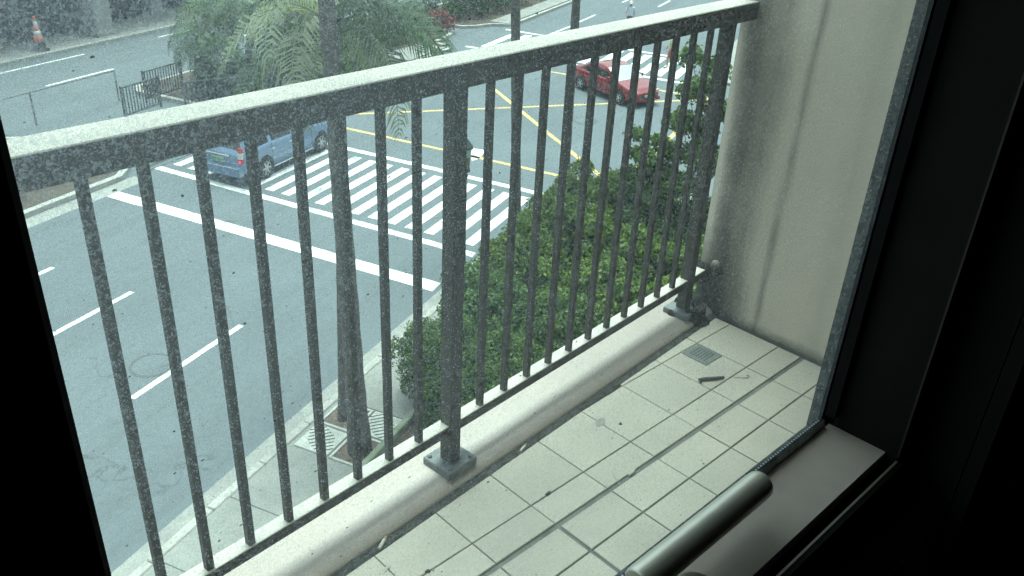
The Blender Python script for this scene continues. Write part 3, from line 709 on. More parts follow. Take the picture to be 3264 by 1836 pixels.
# median planting
med = [
 (24.7,22.9,1.4,1.0,'leaf_dark','dark hedge clump behind the left end of the picket fence'),
 (26.5,22.3,1.5,1.2,'leaf_dark','dark hedge clump behind the middle of the picket fence'),
 (28.4,22.0,1.5,1.3,'leaf_dark','dark hedge clump behind the right end of the picket fence'),
 (30.1,22.0,1.3,1.2,'leaf_dark','dark clump just past the end of the picket fence'),
 (30.0,22.8,1.8,1.7,'leaf_dark','dark hedge clump right of the median middle'),
 (32.4,22.6,1.5,1.5,'leaf','green hedge clump by the pale median path'),
 (34.5,22.7,1.4,1.4,'leaf','green hedge clump behind the far end of the pale median path'),
 (36.4,22.6,1.3,1.3,'leaf','green hedge clump left of the red flowers'),
 (38.3,22.9,1.3,1.4,'leaf','green hedge clump directly beside the red flowers'),
 (28.8,20.9,1.1,1.2,'leaf','low green clump along the kerb of the median'),
 (31.4,20.9,0.9,1.1,'leaf','low green clump where the median path starts'),
 (42.8,23.4,1.9,1.5,'leaf_dark','tall dark hedge block behind the red flowers'),
 (44.6,22.4,1.8,1.4,'leaf_dark','tall dark clipped hedge just past the far crossing'),
 (47.0,22.4,2.0,1.6,'leaf_dark','tall dark hedge second past the far crossing'),
 (49.8,22.6,2.1,1.8,'leaf_dark','tall dark hedge third past the far crossing'),
 (53.0,22.8,2.0,1.9,'leaf_dark','tall dark hedge fourth past the far crossing'),
 (56.4,22.8,2.0,2.0,'leaf_dark','tall dark hedge farthest along the median'),
]
for i,(a,n_,h,rad,mt,lb) in enumerate(med):
    shrub('median_shrub', lb, 'shrub', a, n_, h, rad, 3600, 0.13, [M[mt],M['leaf_blue'] if mt=='leaf' else M['leaf']], 60+i, 'shrubs planted on the median', [0.8,0.2], nb=6, base=0.12, clump=24)
shrub('bougainvillea', 'small bush covered in red flowers by the far crossing', 'bush', 40.2, 21.9, 1.3, 0.85, 2400, 0.11, [M['flower'],M['leaf_dark']], 80, None, [0.7,0.3], base=0.0)
for i,(a,n_,lb) in enumerate([(13.2,21.2,'low ground cover clump on the near median, rightmost'),(10.5,21.3,'low ground cover clump on the near median, middle'),(7.6,21.2,'low ground cover clump on the near median, leftmost')]):
    shrub('ground_cover', lb, 'plant', a, n_, 0.55, 1.45, 3200, 0.10, [M['leaf'],M['leaf_blue'],M['leaf_dark']], 120+i, 'ground cover on the near median', [0.4,0.3,0.3], base=0.12)
for i,(a,n_) in enumerate([(15.4,20.9)]):
    shrub('ground_cover', 'small sparse tuft at the nose of the near median', 'plant', a, n_, 0.3, 0.7, 700, 0.09, [M['leaf'],M['leaf_dark']], 130+i, None, [0.5,0.5], base=0.12)

# ------------------------------------------------------------------ far side of the avenue
bld = thing('arcade_building', 'dark open ground floor of a building with pale concrete columns', 'building', (0,0,G), TH)
for a, n_, wd in ((29.5,34.2,0.95),(35.0,36.4,0.85),(21.0,37.5,0.8),(41.5,38.2,0.8)):
    mb = MB(); mb.cbox(a-wd/2, a+wd/2, n_-wd/2, n_+wd/2, 0.1, 4.5, 0.05); mb.box(a-wd/2-0.12,a+wd/2+0.12,n_-wd/2-0.12,n_+wd/2+0.12,0.1,0.32)
    mb.build('column', M['column'], bld)
mb = MB(); mb.box(-20,75,33.9,56,4.52,5.2); mb.build('ceiling_slab', M['column'], bld)
mb = MB(); mb.box(-20,75,50,50.4,0.12,4.5); mb.build('back_wall', M['darkwall'], bld)
mb = MB(); mb.prism([(-20,35.0),(27,35.4),(34,35.9),(44,37.3),(75,41),(75,50),(-20,50)],0.1,0.15); mb.build('floor_plate', M['darkwall'], bld)
for a, n_, wd, dp, h, mt, lb, nm in ((23.5,38.5,1.6,0.5,1.1,'darkwall','dark low cabinet in the arcade behind the traffic cone','cabinet'),
        (28.0,38.0,1.1,0.35,1.5,'brown_panel','brown board standing in the dark arcade beside the thick column','board'),
        (24.3,40.2,1.0,0.2,0.9,'blue_panel','faded blue panel in the dark arcade at the upper left','panel'),
        (31.2,39.4,2.0,0.6,1.3,'darkwall','dark counter between the two pale columns','counter'),
        (38.5,40.5,3.0,0.6,1.4,'darkwall','long dark counter right of the columns','counter')):
    t = thing(nm, lb, nm, AN(a,n_,0.15), TH+0.2)
    mb = MB(); mb.cbox(-wd/2,wd/2,-dp/2,dp/2,0.06,h,0.03); mb.build('body', M[mt], t)
    mb = MB(); mb.box(-wd/2+0.05,wd/2-0.05,-dp/2-0.012,-dp/2-0.002,0.2,h*0.8); mb.build('front_panel', M['darkwall' if mt!='blue_panel' else 'blue_panel'], t)
    mb = MB(); mb.box(-wd/2+0.08,-wd/2+0.14,-dp/2+0.02,dp/2-0.02,0,0.06); mb.box(wd/2-0.14,wd/2-0.08,-dp/2+0.02,dp/2-0.02,0,0.06); mb.build('foot', M['rubber'], t)
# traffic cone on a rubber base
x, y, z = AN(25.75,33.55,0.13)
t = thing('traffic_cone', 'tall red and white striped traffic cone on black base', 'cone', (x,y,z), 0.3)
mb = MB(); mb.cbox(-0.27,0.27,-0.27,0.27,0,0.12,0.03); mb.lathe([(0.24,0.12),(0.22,0.42)],n=14); mb.build('base', M['rubber'], t)
pr_ = [(0.21,0.42),(0.17,0.66),(0.135,0.86),(0.105,1.04),(0.075,1.24),(0.05,1.42)]
for i in range(5):
    mb = MB(); mb.lathe([pr_[i],pr_[i+1]] if i<4 else [pr_[4],pr_[5],(0.03,1.46)], n=16)
    mb.build('red_band' if i%2==0 else 'white_band', M['cone_red' if i%2==0 else 'cone_white'], t, smooth=True)
x, y, z = AN(25.0,35.1,0.13)
t = thing('yellow_marker', 'small yellow marker post at the left edge of far pavement', 'marker', (x,y,z))
mb = MB(); mb.lathe([(0.16,0),(0.15,0.05),(0.07,0.07),(0.06,0.5),(0.03,0.56)],n=12); mb.build('post', M['yellow_thing'], t, smooth=True)
mb = MB(); mb.lathe([(0.2,-0.005),(0.19,0.03)],n=12); mb.build('foot', M['rubber'], t)

# ------------------------------------------------------------------ fences on the median
def picket_fence(label, p, q, h, npk, zb=0.13):
    p, q = Vector(p), Vector(q); L = (q-p).length; ang = math.atan2(q.y-p.y, q.x-p.x)
    x, y, z = AN(p.x,p.y,zb); t = thing('picket_fence', label, 'fence', (x,y,z), TH+ang)
    for zz, nm in ((h-0.05,'top_rail'),(0.12,'bottom_rail')):
        mb = MB(); mb.box(0.032,L-0.032,-0.022,0.022,zz,zz+0.045); mb.build(nm, M['fence'], t)
    mb = MB(); mb.box(-0.020,0.020,-0.010,0.010,0.165,h-0.05); me = None
    for i in range(npk):
        xx = 0.03+(L-0.06)*(i+0.5)/npk
        if me is None: o = mb.build('picket', M['fence'], t, loc=(xx,0,0)); me = o.data
        else: link('picket', me, t, (xx,0,0))
    for xx in (0,L):
        mb = MB(); mb.cbox(xx-0.03,xx+0.03,-0.03,0.03,0,h+0.04,0.006); mb.build('post', M['fence'], t)
picket_fence('dark picket fence panel at the left end of the median', (20.55,23.3),(22.25,23.36), 1.1, 12)
picket_fence('dark picket fence panel set back behind the others', (22.4,24.2),(24.3,24.25), 1.12, 14)
picket_fence('dark picket fence panel slanting towards the near kerb, half under palm leaves', (22.2,22.15),(24.0,21.1), 1.1, 15)
picket_fence('dark picket fence panel under the bushy median palm, last before the kerb', (24.06,21.06),(25.9,20.1), 1.1, 15)
x, y, z = AN(16.2,25.45,0.0); t = thing('pipe_barrier', 'thin bare pipe barrier frame along the far median edge', 'barrier', (x,y,z), TH)
for xx in (0.0,2.6,6.1):
    mb = MB(); mb.tube([(xx,0,0.0),(xx,0,1.12)],0.028,8); mb.build('post', M['pole'], t)
mb = MB(); mb.tube([(0,0,1.13),(6.1,0,1.13)],0.028,8); mb.build('top_rail', M['pole'], t)

# ------------------------------------------------------------------ vehicles
def smooth_interp(xs, ys):
    def f(x):
        if x <= xs[0]: return ys[0]
        for i in range(len(xs)-1):
            if x <= xs[i+1]:
                u = (x-xs[i])/(xs[i+1]-xs[i]); 
                return ys[i]+(ys[i+1]-ys[i])*(u if (i==0 or i==len(xs)-2) else u*u*(3-2*u)*0.5+u*0.5)
        return ys[-1]
    return f
def make_car(label, loc, rz, sp):
    """body surface as one grid; glazed cells become window parts"""
    t = thing(sp['name'], label, sp['cat'], loc, rz)
    L = sp['L']; W2 = sp['W']/2
    zs = smooth_interp(*sp['shoulder']); zr = smooth_interp(*sp['roof']); ww = smooth_interp(*sp['width']); zb = smooth_interp(*sp['bottom'])
    xs = sorted(set([round(-L/2+L*i/64,4) for i in range(65)]+sp['cuts']))
    def section(x):
        w_ = ww(x)*W2; b = zb(x); s_ = zs(x); r_ = max(zr(x), s_+0.015); hcab = r_-s_
        tum = min(hcab/0.6,1.0)
        wr = w_*(0.93-0.17*tum)
        pts = [(0,b),(w_*0.80,b),(w_*0.95,b+0.05),(w_*0.99,b+0.18),(w_*1.0,b+(s_-b)*0.55),(w_*0.992,s_-0.12),(w_*0.965,s_-0.02)]
        p0 = (w_*0.935, s_+0.01); p1 = (wr, r_-0.05*tum)
        for k_ in range(4):
            u = k_/3; pts.append((p0[0]+(p1[0]-p0[0])*u, p0[1]+(p1[1]-p0[1])*u))
        pts += [(wr-0.05, r_-0.012*tum),(wr*0.8, r_+0.008),(wr*0.4, r_+0.022),(0, r_+0.028)]
        return pts
    secs = [section(x) for x in xs]; nv = len(secs[0])
    parts = {}
    def put(key, quad): parts.setdefault(key, MB()).face(quad)
    for i in range(len(xs)-1):
        xm = (xs[i]+xs[i+1])/2
        for j in range(nv-1):
            for sg in (1,-1):
                q = [(xs[i],sg*secs[i][j][0],secs[i][j][1]),(xs[i+1],sg*secs[i+1][j][0],secs[i+1][j][1]),(xs[i+1],sg*secs[i+1][j+1][0],secs[i+1][j+1][1]),(xs[i],sg*secs[i][j+1][0],secs[i][j+1][1])]
                if sg < 0: q = q[::-1]
                key = 'body'
                if 7 <= j <= 8:
                    for k_, (x0, x1) in enumerate(sp['side_glass']):
                        if x0 < xm < x1: key = 'side_window_%d_%d' % (k_, sg)
                if j >= 11:
                    if sp['screen'][0] < xm < sp['screen'][1]: key = 'windscreen'
                    if sp['rear'][0] < xm < sp['rear'][1]: key = 'rear_window'
                put(key, q)
    for end, x in ((0,xs[0]),(-1,xs[-1])):
        s_ = secs[end]
        for j in range(nv-1):
            q = [(x,-s_[j][0],s_[j][1]),(x,s_[j][0],s_[j][1]),(x,s_[j+1][0],s_[j+1][1]),(x,-s_[j+1][0],s_[j+1][1])]
            key = 'body'
            if end == 0 and sp.get('flat_rear') and 8 <= j <= 9: key = 'rear_window'
            put(key, q if end else q[::-1])
    for key, mb in parts.items():
        if key == 'body':
            o = mb.build('body', sp['paint'], t)
            # weld and smooth
            import bmesh
            bm = bmesh.new(); bm.from_mesh(o.data); bmesh.ops.remove_doubles(bm, verts=bm.verts, dist=0.0008)
            for f in bm.faces: f.smooth = True
            for e in bm.edges:
                if len(e.link_faces)==2 and e.calc_face_angle(0) > 0.75: e.smooth = False
            bm.to_mesh(o.data); bm.free()
        else: mb.build('_'.join(key.split('_')[:2]) if key.startswith('side') else key, M[sp.get('film','glass_dark')] if key == 'windscreen' else M['glass_dark'], t)
    # wheels and arches
    for wx in sp['axles']:
        for sg in (1,-1):
            rw = sp['rw']; yy = sg*W2*0.955
            mb = MB(); 
            for k_ in range(1): 
                n_ = 22; ring = [(wx+(rw+0.055)*math.cos(2*math.pi*i/n_), rw+(rw+0.055)*math.sin(2*math.pi*i/n_)) for i in range(n_)]
                ring = [(a_, max(b_, zb(wx)-0.0)) for a_, b_ in ring]
                mb.face([(a_, sg*(W2*ww(wx)+0.004), b_) for a_, b_ in (ring if sg<0 else ring[::-1])])
            mb.build('wheel_arch', M['trim'], t)
            wh = link('wheel', None, t, (wx, sg*(W2*ww(wx)-0.07), rw), (-math.pi/2*sg,0,0))
            mb = MB(); mb.lathe([(rw*0.62,-0.09),(rw*0.93,-0.10),(rw,-0.07),(rw,0.07),(rw*0.93,0.10),(rw*0.62,0.09)], n=24); mb.build('tyre', M['tyre'], wh, smooth=False)
            mb = MB(); mb.lathe([(rw*0.64,0.06),(rw*0.62,0.094),(rw*0.5,0.082)], n=24)
            for k_ in range(6):
                t_ = k_*math.pi/3; c_, s_ = math.cos(t_), math.sin(t_)
                mb.face([(c_*0.04-s_*0.035,s_*0.04+c_*0.035,0.097),(c_*0.04+s_*0.035,s_*0.04-c_*0.035,0.097),(c_*rw*0.6+s_*0.025,s_*rw*0.6-c_*0.025,0.097),(c_*rw*0.6-s_*0.025,s_*rw*0.6+c_*0.025,0.097)])
            mb.lathe([(0.07,0.09),(0.05,0.105)], n=12); mb.build('rim', M['rim'], wh)
    for nm, mt, bx in sp['extras']:
        mb = MB(); mb.cbox(*bx, 0.008); mb.build(nm, M[mt], t)
    return t
VAN = dict(name='minivan', cat='van', L=4.56, W=1.77, rw=0.325, paint=M['van'], axles=[-1.33,1.42], flat_rear=False,
  shoulder=([-2.28,-2.2,-1.2,0.6,1.35,2.0,2.28],[0.92,0.98,1.02,0.98,0.98,0.86,0.70]),
  roof=([-2.28,-2.22,-1.93,-1.7,-0.3,0.35,1.28,1.5,2.28],[0.92,1.05,1.60,1.68,1.74,1.70,1.02,0.99,0.70]),
  width=([-2.28,-2.15,-1.6,1.2,1.9,2.2,2.28],[0.90,0.97,1.0,1.0,0.97,0.86,0.74]),
  bottom=([-2.28,-1.9,-1.6,1.7,1.95,2.28],[0.36,0.26,0.24,0.22,0.24,0.32]),
  cuts=[-2.2,-1.98,0.45,1.25], side_glass=[(-1.85,-1.05),(-0.95,-0.02),(0.06,0.95)], screen=(0.45,1.25), rear=(-2.21,-1.98),
  extras=[('bumper','van',(-2.40,-2.20,-0.80,0.80,0.33,0.60)),('tail_lamp','lamp_red',(-2.30,-2.20,-0.85,-0.70,0.72,0.84)),('tail_lamp','lamp_clear',(-2.30,-2.20,-0.84,-0.71,0.845,1.02)),('tail_lamp','lamp_red',(-2.285,-2.17,-0.82,-0.70,1.025,1.16)),('brake_lamp','brake',(-2.315,-2.295,-0.81,-0.75,0.74,0.80)),
   ('tail_lamp','lamp_red',(-2.30,-2.20,0.70,0.85,0.72,0.90)),('tail_lamp','lamp_clear',(-2.30,-2.20,0.71,0.84,0.905,1.02)),
   ('garnish_strip','chrome',(-2.315,-2.26,-0.42,0.42,0.885,0.915)),('number_plate','plate_bg',(-2.325,-2.28,-0.22,0.22,0.68,0.83)),
   ('plate_letter','plate_fg',(-2.333,-2.322,-0.18,-0.13,0.71,0.80)),('plate_letter','plate_fg',(-2.333,-2.322,-0.115,-0.07,0.71,0.80)),('plate_letter','plate_fg',(-2.333,-2.322,-0.055,-0.01,0.71,0.80)),('plate_letter','plate_fg',(-2.333,-2.322,0.04,0.085,0.71,0.80)),('plate_letter','plate_fg',(-2.333,-2.322,0.10,0.145,0.71,0.80)),('plate_letter','plate_fg',(-2.333,-2.322,0.155,0.19,0.71,0.80)),
   ('bumper_strip','chrome',(-2.41,-2.36,-0.78,0.78,0.575,0.60)),('head_lamp','lamp_clear',(2.05,2.2,-0.74,-0.45,0.62,0.78)),('head_lamp','lamp_clear',(2.05,2.2,0.45,0.74,0.62,0.78)),
   ('door_mirror','van',(0.72,0.92,-1.02,-0.86,0.98,1.16)),('door_mirror','van',(0.72,0.92,0.86,1.02,0.98,1.16)),('door_handle','chrome',(-0.2,-0.03,-0.905,-0.875,0.80,0.83)),('door_handle','chrome',(-1.05,-0.88,-0.905,-0.875,0.81,0.84)),('sill_strip','chrome',(-0.95,1.0,-0.895,-0.86,0.25,0.29)),('door_seam','trim',(-1.005,-0.995,-0.8885,-0.86,0.36,0.98)),('door_seam','trim',(0.015,0.025,-0.8885,-0.86,0.34,0.96)),('door_seam','trim',(0.955,0.965,-0.8885,-0.86,0.40,0.94)),('wiper','trim',(-2.262,-2.235,-0.1,0.35,1.12,1.135))])
x, y, z = AN(20.15,16.88,0.006); make_car('blue minivan driving away over the pedestrian crossing', (x,y,z), TH+R(0.5), VAN)
RED = dict(name='sedan', film='glass_sky', cat='car', L=4.35, W=1.70, rw=0.31, paint=M['red'], axles=[-1.28,1.30], flat_rear=False,  # film: windscreen material with the sky reflection painted in
  shoulder=([-2.17,-2.05,-1.2,0.5,1.2,1.9,2.17],[0.80,0.92,0.95,0.92,0.90,0.76,0.60]),
  roof=([-2.17,-2.0,-1.55,-0.75,-0.2,0.25,1.12,1.3,2.17],[0.80,0.93,1.00,1.38,1.45,1.40,0.94,0.90,0.60]),
  width=([-2.17,-2.0,-1.5,1.1,1.8,2.08,2.17],[0.82,0.93,1.0,1.0,0.96,0.84,0.72]),
  bottom=([-2.17,-1.8,-1.5,1.5,1.85,2.17],[0.34,0.24,0.20,0.19,0.21,0.28]),
  cuts=[-1.5,-0.8,0.32,1.08], side_glass=[(-1.2,-0.42),(-0.33,0.75)], screen=(0.32,1.08), rear=(-1.5,-0.8),
  extras=[('head_lamp','lamp_clear',(1.88,2.09,-0.72,-0.46,0.56,0.70)),('head_lamp','lamp_clear',(1.88,2.09,0.46,0.72,0.56,0.70)),('grille','trim',(2.10,2.19,-0.40,0.40,0.42,0.54)),('bumper','red',(2.02,2.21,-0.70,0.70,0.28,0.42)),
   ('number_plate','plate_bg',(2.205,2.225,-0.2,0.2,0.44,0.55)),('door_mirror','red',(0.55,0.73,-0.99,-0.83,0.92,1.06)),('door_mirror','red',(0.55,0.73,0.83,0.99,0.92,1.06)),('tail_lamp','lamp_red',(-2.16,-2.0,-0.76,-0.5,0.70,0.84)),('tail_lamp','lamp_red',(-2.16,-2.0,0.5,0.76,0.70,0.84)),('door_handle','chrome',(-0.35,-0.2,-0.885,-0.85,0.80,0.83))])
x, y, z = AN(33.75,10.15,0.006); make_car('red sedan turning across the yellow box junction', (x,y,z), TH+R(-121), RED).scale = (0.93,0.95,0.90)

# ------------------------------------------------------------------ street furniture
x, y, z = 11.035, 12.525, G+0.12
t = thing('street_lamp', 'old style lantern street lamp half hidden behind the middle post', 'street lamp', (x,y,z), TH)
mb = MB(); mb.lathe([(0.13,0),(0.13,0.12),(0.085,0.2),(0.07,0.6),(0.05,0.7),(0.04,1.6),(0.036,2.85),(0.06,2.9),(0.03,2.95)],n=14); mb.build('pole', M['lamp_metal'], t, smooth=False)
mb = MB(); mb.lathe([(0.03,2.95),(0.10,3.0),(0.085,3.08)],n=12); mb.build('collar', M['lamp_metal'], t)
mb = MB(); mb.lathe([(0.085,3.08),(0.10,3.28),(0.10,3.32)],n=8); mb.build('housing', M['lamp_tan'], t)
mb = MB(); mb.lathe([(0.10,3.32),(0.125,3.46),(0.13,3.50)],n=8); mb.build('lantern_glass', M['lamp_glass'], t)
mb = MB(); mb.lathe([(0.16,3.50),(0.15,3.54),(0.06,3.66),(0.03,3.70)],n=8); mb.build('lantern_roof', M['lamp_metal'], t)
mb = MB(); mb.lathe([(0.012,3.70),(0.03,3.74),(0.012,3.78),(0.004,3.86)],n=8); mb.build('finial', M['lamp_metal'], t)
x, y, z = AN(23.2,7.0,0.1)
t = thing('bollard', 'short grey bollard on the pavement corner behind the hedge', 'bollard', (x,y,z))
mb = MB(); mb.lathe([(0.11,0),(0.11,0.04),(0.075,0.06),(0.07,0.72),(0.08,0.74)],n=14); mb.build('shaft', M['bollard'], t)
mb = MB(); mb.lathe([(0.085,0.742),(0.08,0.80),(0.04,0.84)],n=14); mb.build('cap', M['pole'], t)
def manhole(label, a, n_, r_):
    x, y, z = AN(a,n_,0.004); t = thing('manhole_cover', label, 'manhole cover', (x,y,z), TH)
    mb = MB(); n = 32
    for k_ in range(n):
        t0, t1 = 2*math.pi*k_/n, 2*math.pi*(k_+1)/n
        mb.face([(r_*math.cos(t0),r_*math.sin(t0),0.003),(r_*math.cos(t1),r_*math.sin(t1),0.003),((r_-0.045)*math.cos(t1),(r_-0.045)*math.sin(t1),0.003),((r_-0.045)*math.cos(t0),(r_-0.045)*math.sin(t0),0.003)][::-1])
    mb.build('ring', M['iron'], t)
    mb = MB(); mb.face([((r_-0.05)*math.cos(2*math.pi*k_/n),(r_-0.05)*math.sin(2*math.pi*k_/n),0.002) for k_ in range(n)]); mb.build('lid', M['asphalt'], t)
manhole('round manhole cover beside the lane dash on near road', 9.83, 11.55, 0.42)
manhole('round manhole cover in the middle of the yellow box', 29.6, 9.87, 0.45)

# ------------------------------------------------------------------ people
def person(label, loc, rz, top, legs, shoes, hat=None, bare_shin=True, stride=0.16):
    t = thing('person', label, 'person', loc, rz)
    P = {'pel':(0,0,0.93),'bel':(0,0,1.08),'che':(0.01,0,1.28),'nec':(0.02,0,1.45),'hea':(0.03,0,1.56),'cro':(0.03,0,1.68),
     'shl':(0,0.17,1.40),'ell':(-0.05,0.22,1.14),'wrl':(0.05,0.23,0.92),'hal':(0.09,0.22,0.83),'shr':(0,-0.17,1.40),'elr':(0.02,-0.23,1.14),'wrr':(0.16,-0.20,0.97),'har':(0.22,-0.17,0.92),
     'hil':(0,0.09,0.90),'knl':(stride*0.6,0.09,0.50),'anl':(stride*0.5,0.09,0.09),'tol':(stride*0.5+0.17,0.10,0.035),'hir':(0,-0.09,0.90),'knr':(0.0,-0.09,0.48),'anr':(-stride*1.0,-0.09,0.10),'tor':(-stride*1.0+0.16,-0.10,0.035)}
    rad = {'pel':0.135,'bel':0.125,'che':0.15,'nec':0.06,'hea':0.095,'cro':0.085,'shl':0.07,'ell':0.045,'wrl':0.032,'hal':0.035,'shr':0.07,'elr':0.045,'wrr':0.032,'har':0.035,'hil':0.095,'knl':0.06,'anl':0.04,'tol':0.035,'hir':0.095,'knr':0.06,'anr':0.04,'tor':0.035}
    E_ = [('pel','bel'),('bel','che'),('che','nec'),('nec','hea'),('hea','cro'),('che','shl'),('shl','ell'),('ell','wrl'),('wrl','hal'),('che','shr'),('shr','elr'),('elr','wrr'),('wrr','har'),('pel','hil'),('hil','knl'),('knl','anl'),('anl','tol'),('pel','hir'),('hir','knr'),('knr','anr'),('anr','tor')]
    ks_ = list(P); me = bpy.data.meshes.new('tmp'); me.from_pydata([P[k_] for k_ in ks_], [(ks_.index(a_),ks_.index(b_)) for a_,b_ in E_], [])
    o = bpy.data.objects.new('tmp', me); COL.objects.link(o)
    md = o.modifiers.new('skin','SKIN')
    for i, k_ in enumerate(ks_):
        me.skin_vertices[0].data[i].radius = (rad[k_],rad[k_]*(0.75 if k_ in('che','bel','pel') else 1.0)); me.skin_vertices[0].data[i].use_root = (k_=='pel')
    sb = o.modifiers.new('sub','SUBSURF'); sb.levels = 2; sb.render_levels = 2
    dg = bpy.context.evaluated_depsgraph_get(); ev = o.evaluated_get(dg)
    body = bpy.data.meshes.new_from_object(ev); bpy.data.objects.remove(o, do_unlink=True)
    body.name = 'body'; body.materials.clear()
    for mm in (M['skin'], top, legs, shoes): body.materials.append(mm)
    for p_ in body.polygons:
        c = p_.center; p_.use_smooth = True; mi = 0
        armside = abs(c.y) > 0.165
        if 0.96 < c.z < 1.47 and not (armside and c.z < 1.2): mi = 1
        if c.z >= 1.455: mi = 0
        if c.z <= 0.97 and not (armside and c.z > 0.75): mi = 2
        if bare_shin and c.z < 0.52: mi = 0
        if c.z < 0.075: mi = 3
        p_.material_index = mi
    link('body', body, t)
    mb = MB(); mb.lathe([(0.02,1.555),(0.092,1.58),(0.104,1.63),(0.095,1.70),(0.06,1.745),(0.01,1.755)], (0.012,0,0), 14); mb.build('hair' if not hat else 'cap', hat or M['hair'], t, smooth=True)
    if hat: 
        mb = MB(); mb.cbox(0.09,0.20,-0.075,0.075,1.60,1.618,0.006); mb.build('cap_peak', hat, t)
    mb = MB(); mb.box(0.118,0.14,-0.012,0.012,1.555,1.59); mb.build('nose', M['skin'], t)
    for sg in (-1,1):
        mb = MB(); mb.lathe([(0.006,-0.006),(0.009,0),(0.006,0.006)], (0.112,sg*0.034,1.60), 8); mb.build('eye', M['hair'], t)
        mb = MB(); mb.box(0.01,0.04,sg*0.100-0.01,sg*0.100+0.01,1.56,1.61); mb.build('ear', M['skin'], t)
        hb = (0.09,0.22,0.83) if sg > 0 else (0.22,-0.17,0.92)
        mb = MB()
        for k_ in range(4):
            o0 = Vector(hb)+Vector((0.018*(k_-1.5),0,-0.02)); ln = (0.055,0.065,0.062,0.05)[k_]
            mb.tube([o0, o0+Vector((0.006,0,-ln*0.55)), o0+Vector((0.0,-sg*0.02,-ln))],[0.009,0.008,0.006],5)
        mb.tube([Vector(hb)+Vector((0.025,0,0.02)),Vector(hb)+Vector((0.05,0,-0.01)),Vector(hb)+Vector((0.052,0,-0.035))],[0.01,0.009,0.007],5)
        mb.build('fingers', M['skin'], t)
    return t
x, y, z = AN(39.6,9.35,0.006)
person('pedestrian in pale green top and dull red shorts on far crossing', (x,y,z), TH+R(100), M['shirt_green'], M['shorts_red'], M['rubber'])
x, y, z = AN(46.2,13.4,0.006)
person('pedestrian in pale blue shirt and pinkish cap out on far road', (x,y,z), TH+R(200), M['shirt_blue'], M['trousers'], M['rubber'], M['cap_pink'], False)

# ================================================================== THE BALCONY
W_X = 2.4286; RD = 1.4498; PHI = 0.083438; TP = math.tan(PHI)
def curb_y(x): return 1.3849+(x-W_X)*TP          # inner foot of the marble kerb
JT = 0.19899; J0 = 0.8257
floor = None
mb = MB(); mb.prism([(-1.2,0.3),(W_X-0.001,0.3),(W_X-0.001,curb_y(W_X)+0.25),(-1.2,curb_y(-1.2)+0.25)], -0.28, -0.006)
floor = struct('balcony_floor', mb, M['grout'], street=False)
rows = [(0.308,0.502,0.0018),(0.5055,0.7018,0.0018),(0.7055,0.9020,0.0020),(0.9072,1.0085,0.0020),(1.0245,1.1066,0.0014),(1.1102,1.3010,0.0014),(1.3042,1.60,0.0014)]
random.seed(3)
for y0, y1, g in rows:
    for k in range(-11, 9):
        x0, x1 = J0+k*JT, J0+(k+1)*JT
        if x0 < -1.2: continue
        x1 = min(x1, W_X-0.004)
        if x1-x0 < 0.02: continue
        gl = gr = g
        if y1 < 1.01 and k == 2: gl = 0.0055
        if y1 < 1.01 and k == 1: gr = 0.0055
        xa, xb = x0+gl, x1-gr
        lim = lambda x: curb_y(x)-0.022
        ya, yb = min(y1, lim(xa)), min(y1, lim(xb))
        if yb-y0 < 0.008: continue
        ya = max(ya, y0+0.001)
        dz = random.uniform(-0.0006,0.0006); c = 0.0014
        lo = [(xa,y0),(xb,y0),(xb,yb),(xa,ya)]
        hi = [(xa+c,y0+c),(xb-c,y0+c),(xb-c,yb-c),(xa+c,max(ya-c,y0+c))]
        mb = MB(); mb.raw([(p[0],p[1],-0.0055) for p in lo]+[(p[0],p[1],-0.0012+dz) for p in lo]+[(p[0],p[1],dz) for p in hi],
            [(8,9,10,11)]+[(i,(i+1)%4,4+(i+1)%4,4+i) for i in range(4)]+[(4+i,4+(i+1)%4,8+(i+1)%4,8+i) for i in range(4)])
        mb.build('tile', M['tile'], floor)
# mildewed sealant line at the foot of the marble kerb
rz_pos = (W_X, RD, 0)
mb = MB()
prof = [(-0.090,-0.005),(-0.086,-0.0005),(-0.078,0.002),(-0.070,0.001),(-0.062,0.003),(-0.060,-0.005)]
def extrude(mb, prof, x0, x1, n=1, jit=0.0):
    rg = random.Random(5); vs = []; fs = []; k_ = len(prof)
    for i in range(n+1):
        xx = x0+(x1-x0)*i/n
        for (yy, zz) in prof: vs.append((xx, yy+rg.uniform(-jit,jit), zz+rg.uniform(-jit,jit)*0.6))
    for i in range(n):
        for j in range(k_): fs.append((i*k_+j, i*k_+(j+1)%k_, (i+1)*k_+(j+1)%k_, (i+1)*k_+j))
    fs += [tuple(range(k_)), tuple(range((n+1)*k_-1, n*k_-1, -1))]
    mb.raw(vs, [f[::-1] for f in fs])
extrude(mb, prof, -3.6, -0.003, 240, 0.0028)
o = mb.build('sealant_joint', M['mildew'], None, loc=rz_pos, rot=PHI)
tag(o, 'blackened mildewed joint along the foot of the marble kerb', 'sealant')
# marble kerb
M['marble'] = pm('pinkish_marble', (0.45,0.375,0.33), (0.40,0.34,0.30), 4, 0.38, 0.05, 40, spec=0.45, extra=[(26,(0.44,0.40,0.35),0.6,0.8,0.5),(110,(0.55,0.46,0.41),0.5,0.75,0.35),(70,(0.3,0.27,0.23),0.70,0.8,0.5)])
mb = MB()
prof = [(-0.064,-0.1),(-0.064,0.004),(-0.060,0.012),(-0.050,0.019),(-0.034,0.0245),(-0.005,0.028),(0.03,0.0290),(0.10,0.0290),(0.128,0.026),(0.138,0.018),(0.140,-0.1)]
extrude(mb, prof, -3.6, -0.004, 1)
o = mb.build('marble_kerb', M['marble'], None, smooth=False, loc=rz_pos, rot=PHI)
for p_ in o.data.polygons: p_.use_smooth = len(p_.vertices) == 4 and abs(p_.normal.z) > 0.12
tag(o, 'low rounded pinkish marble kerb under the railing', 'kerb')

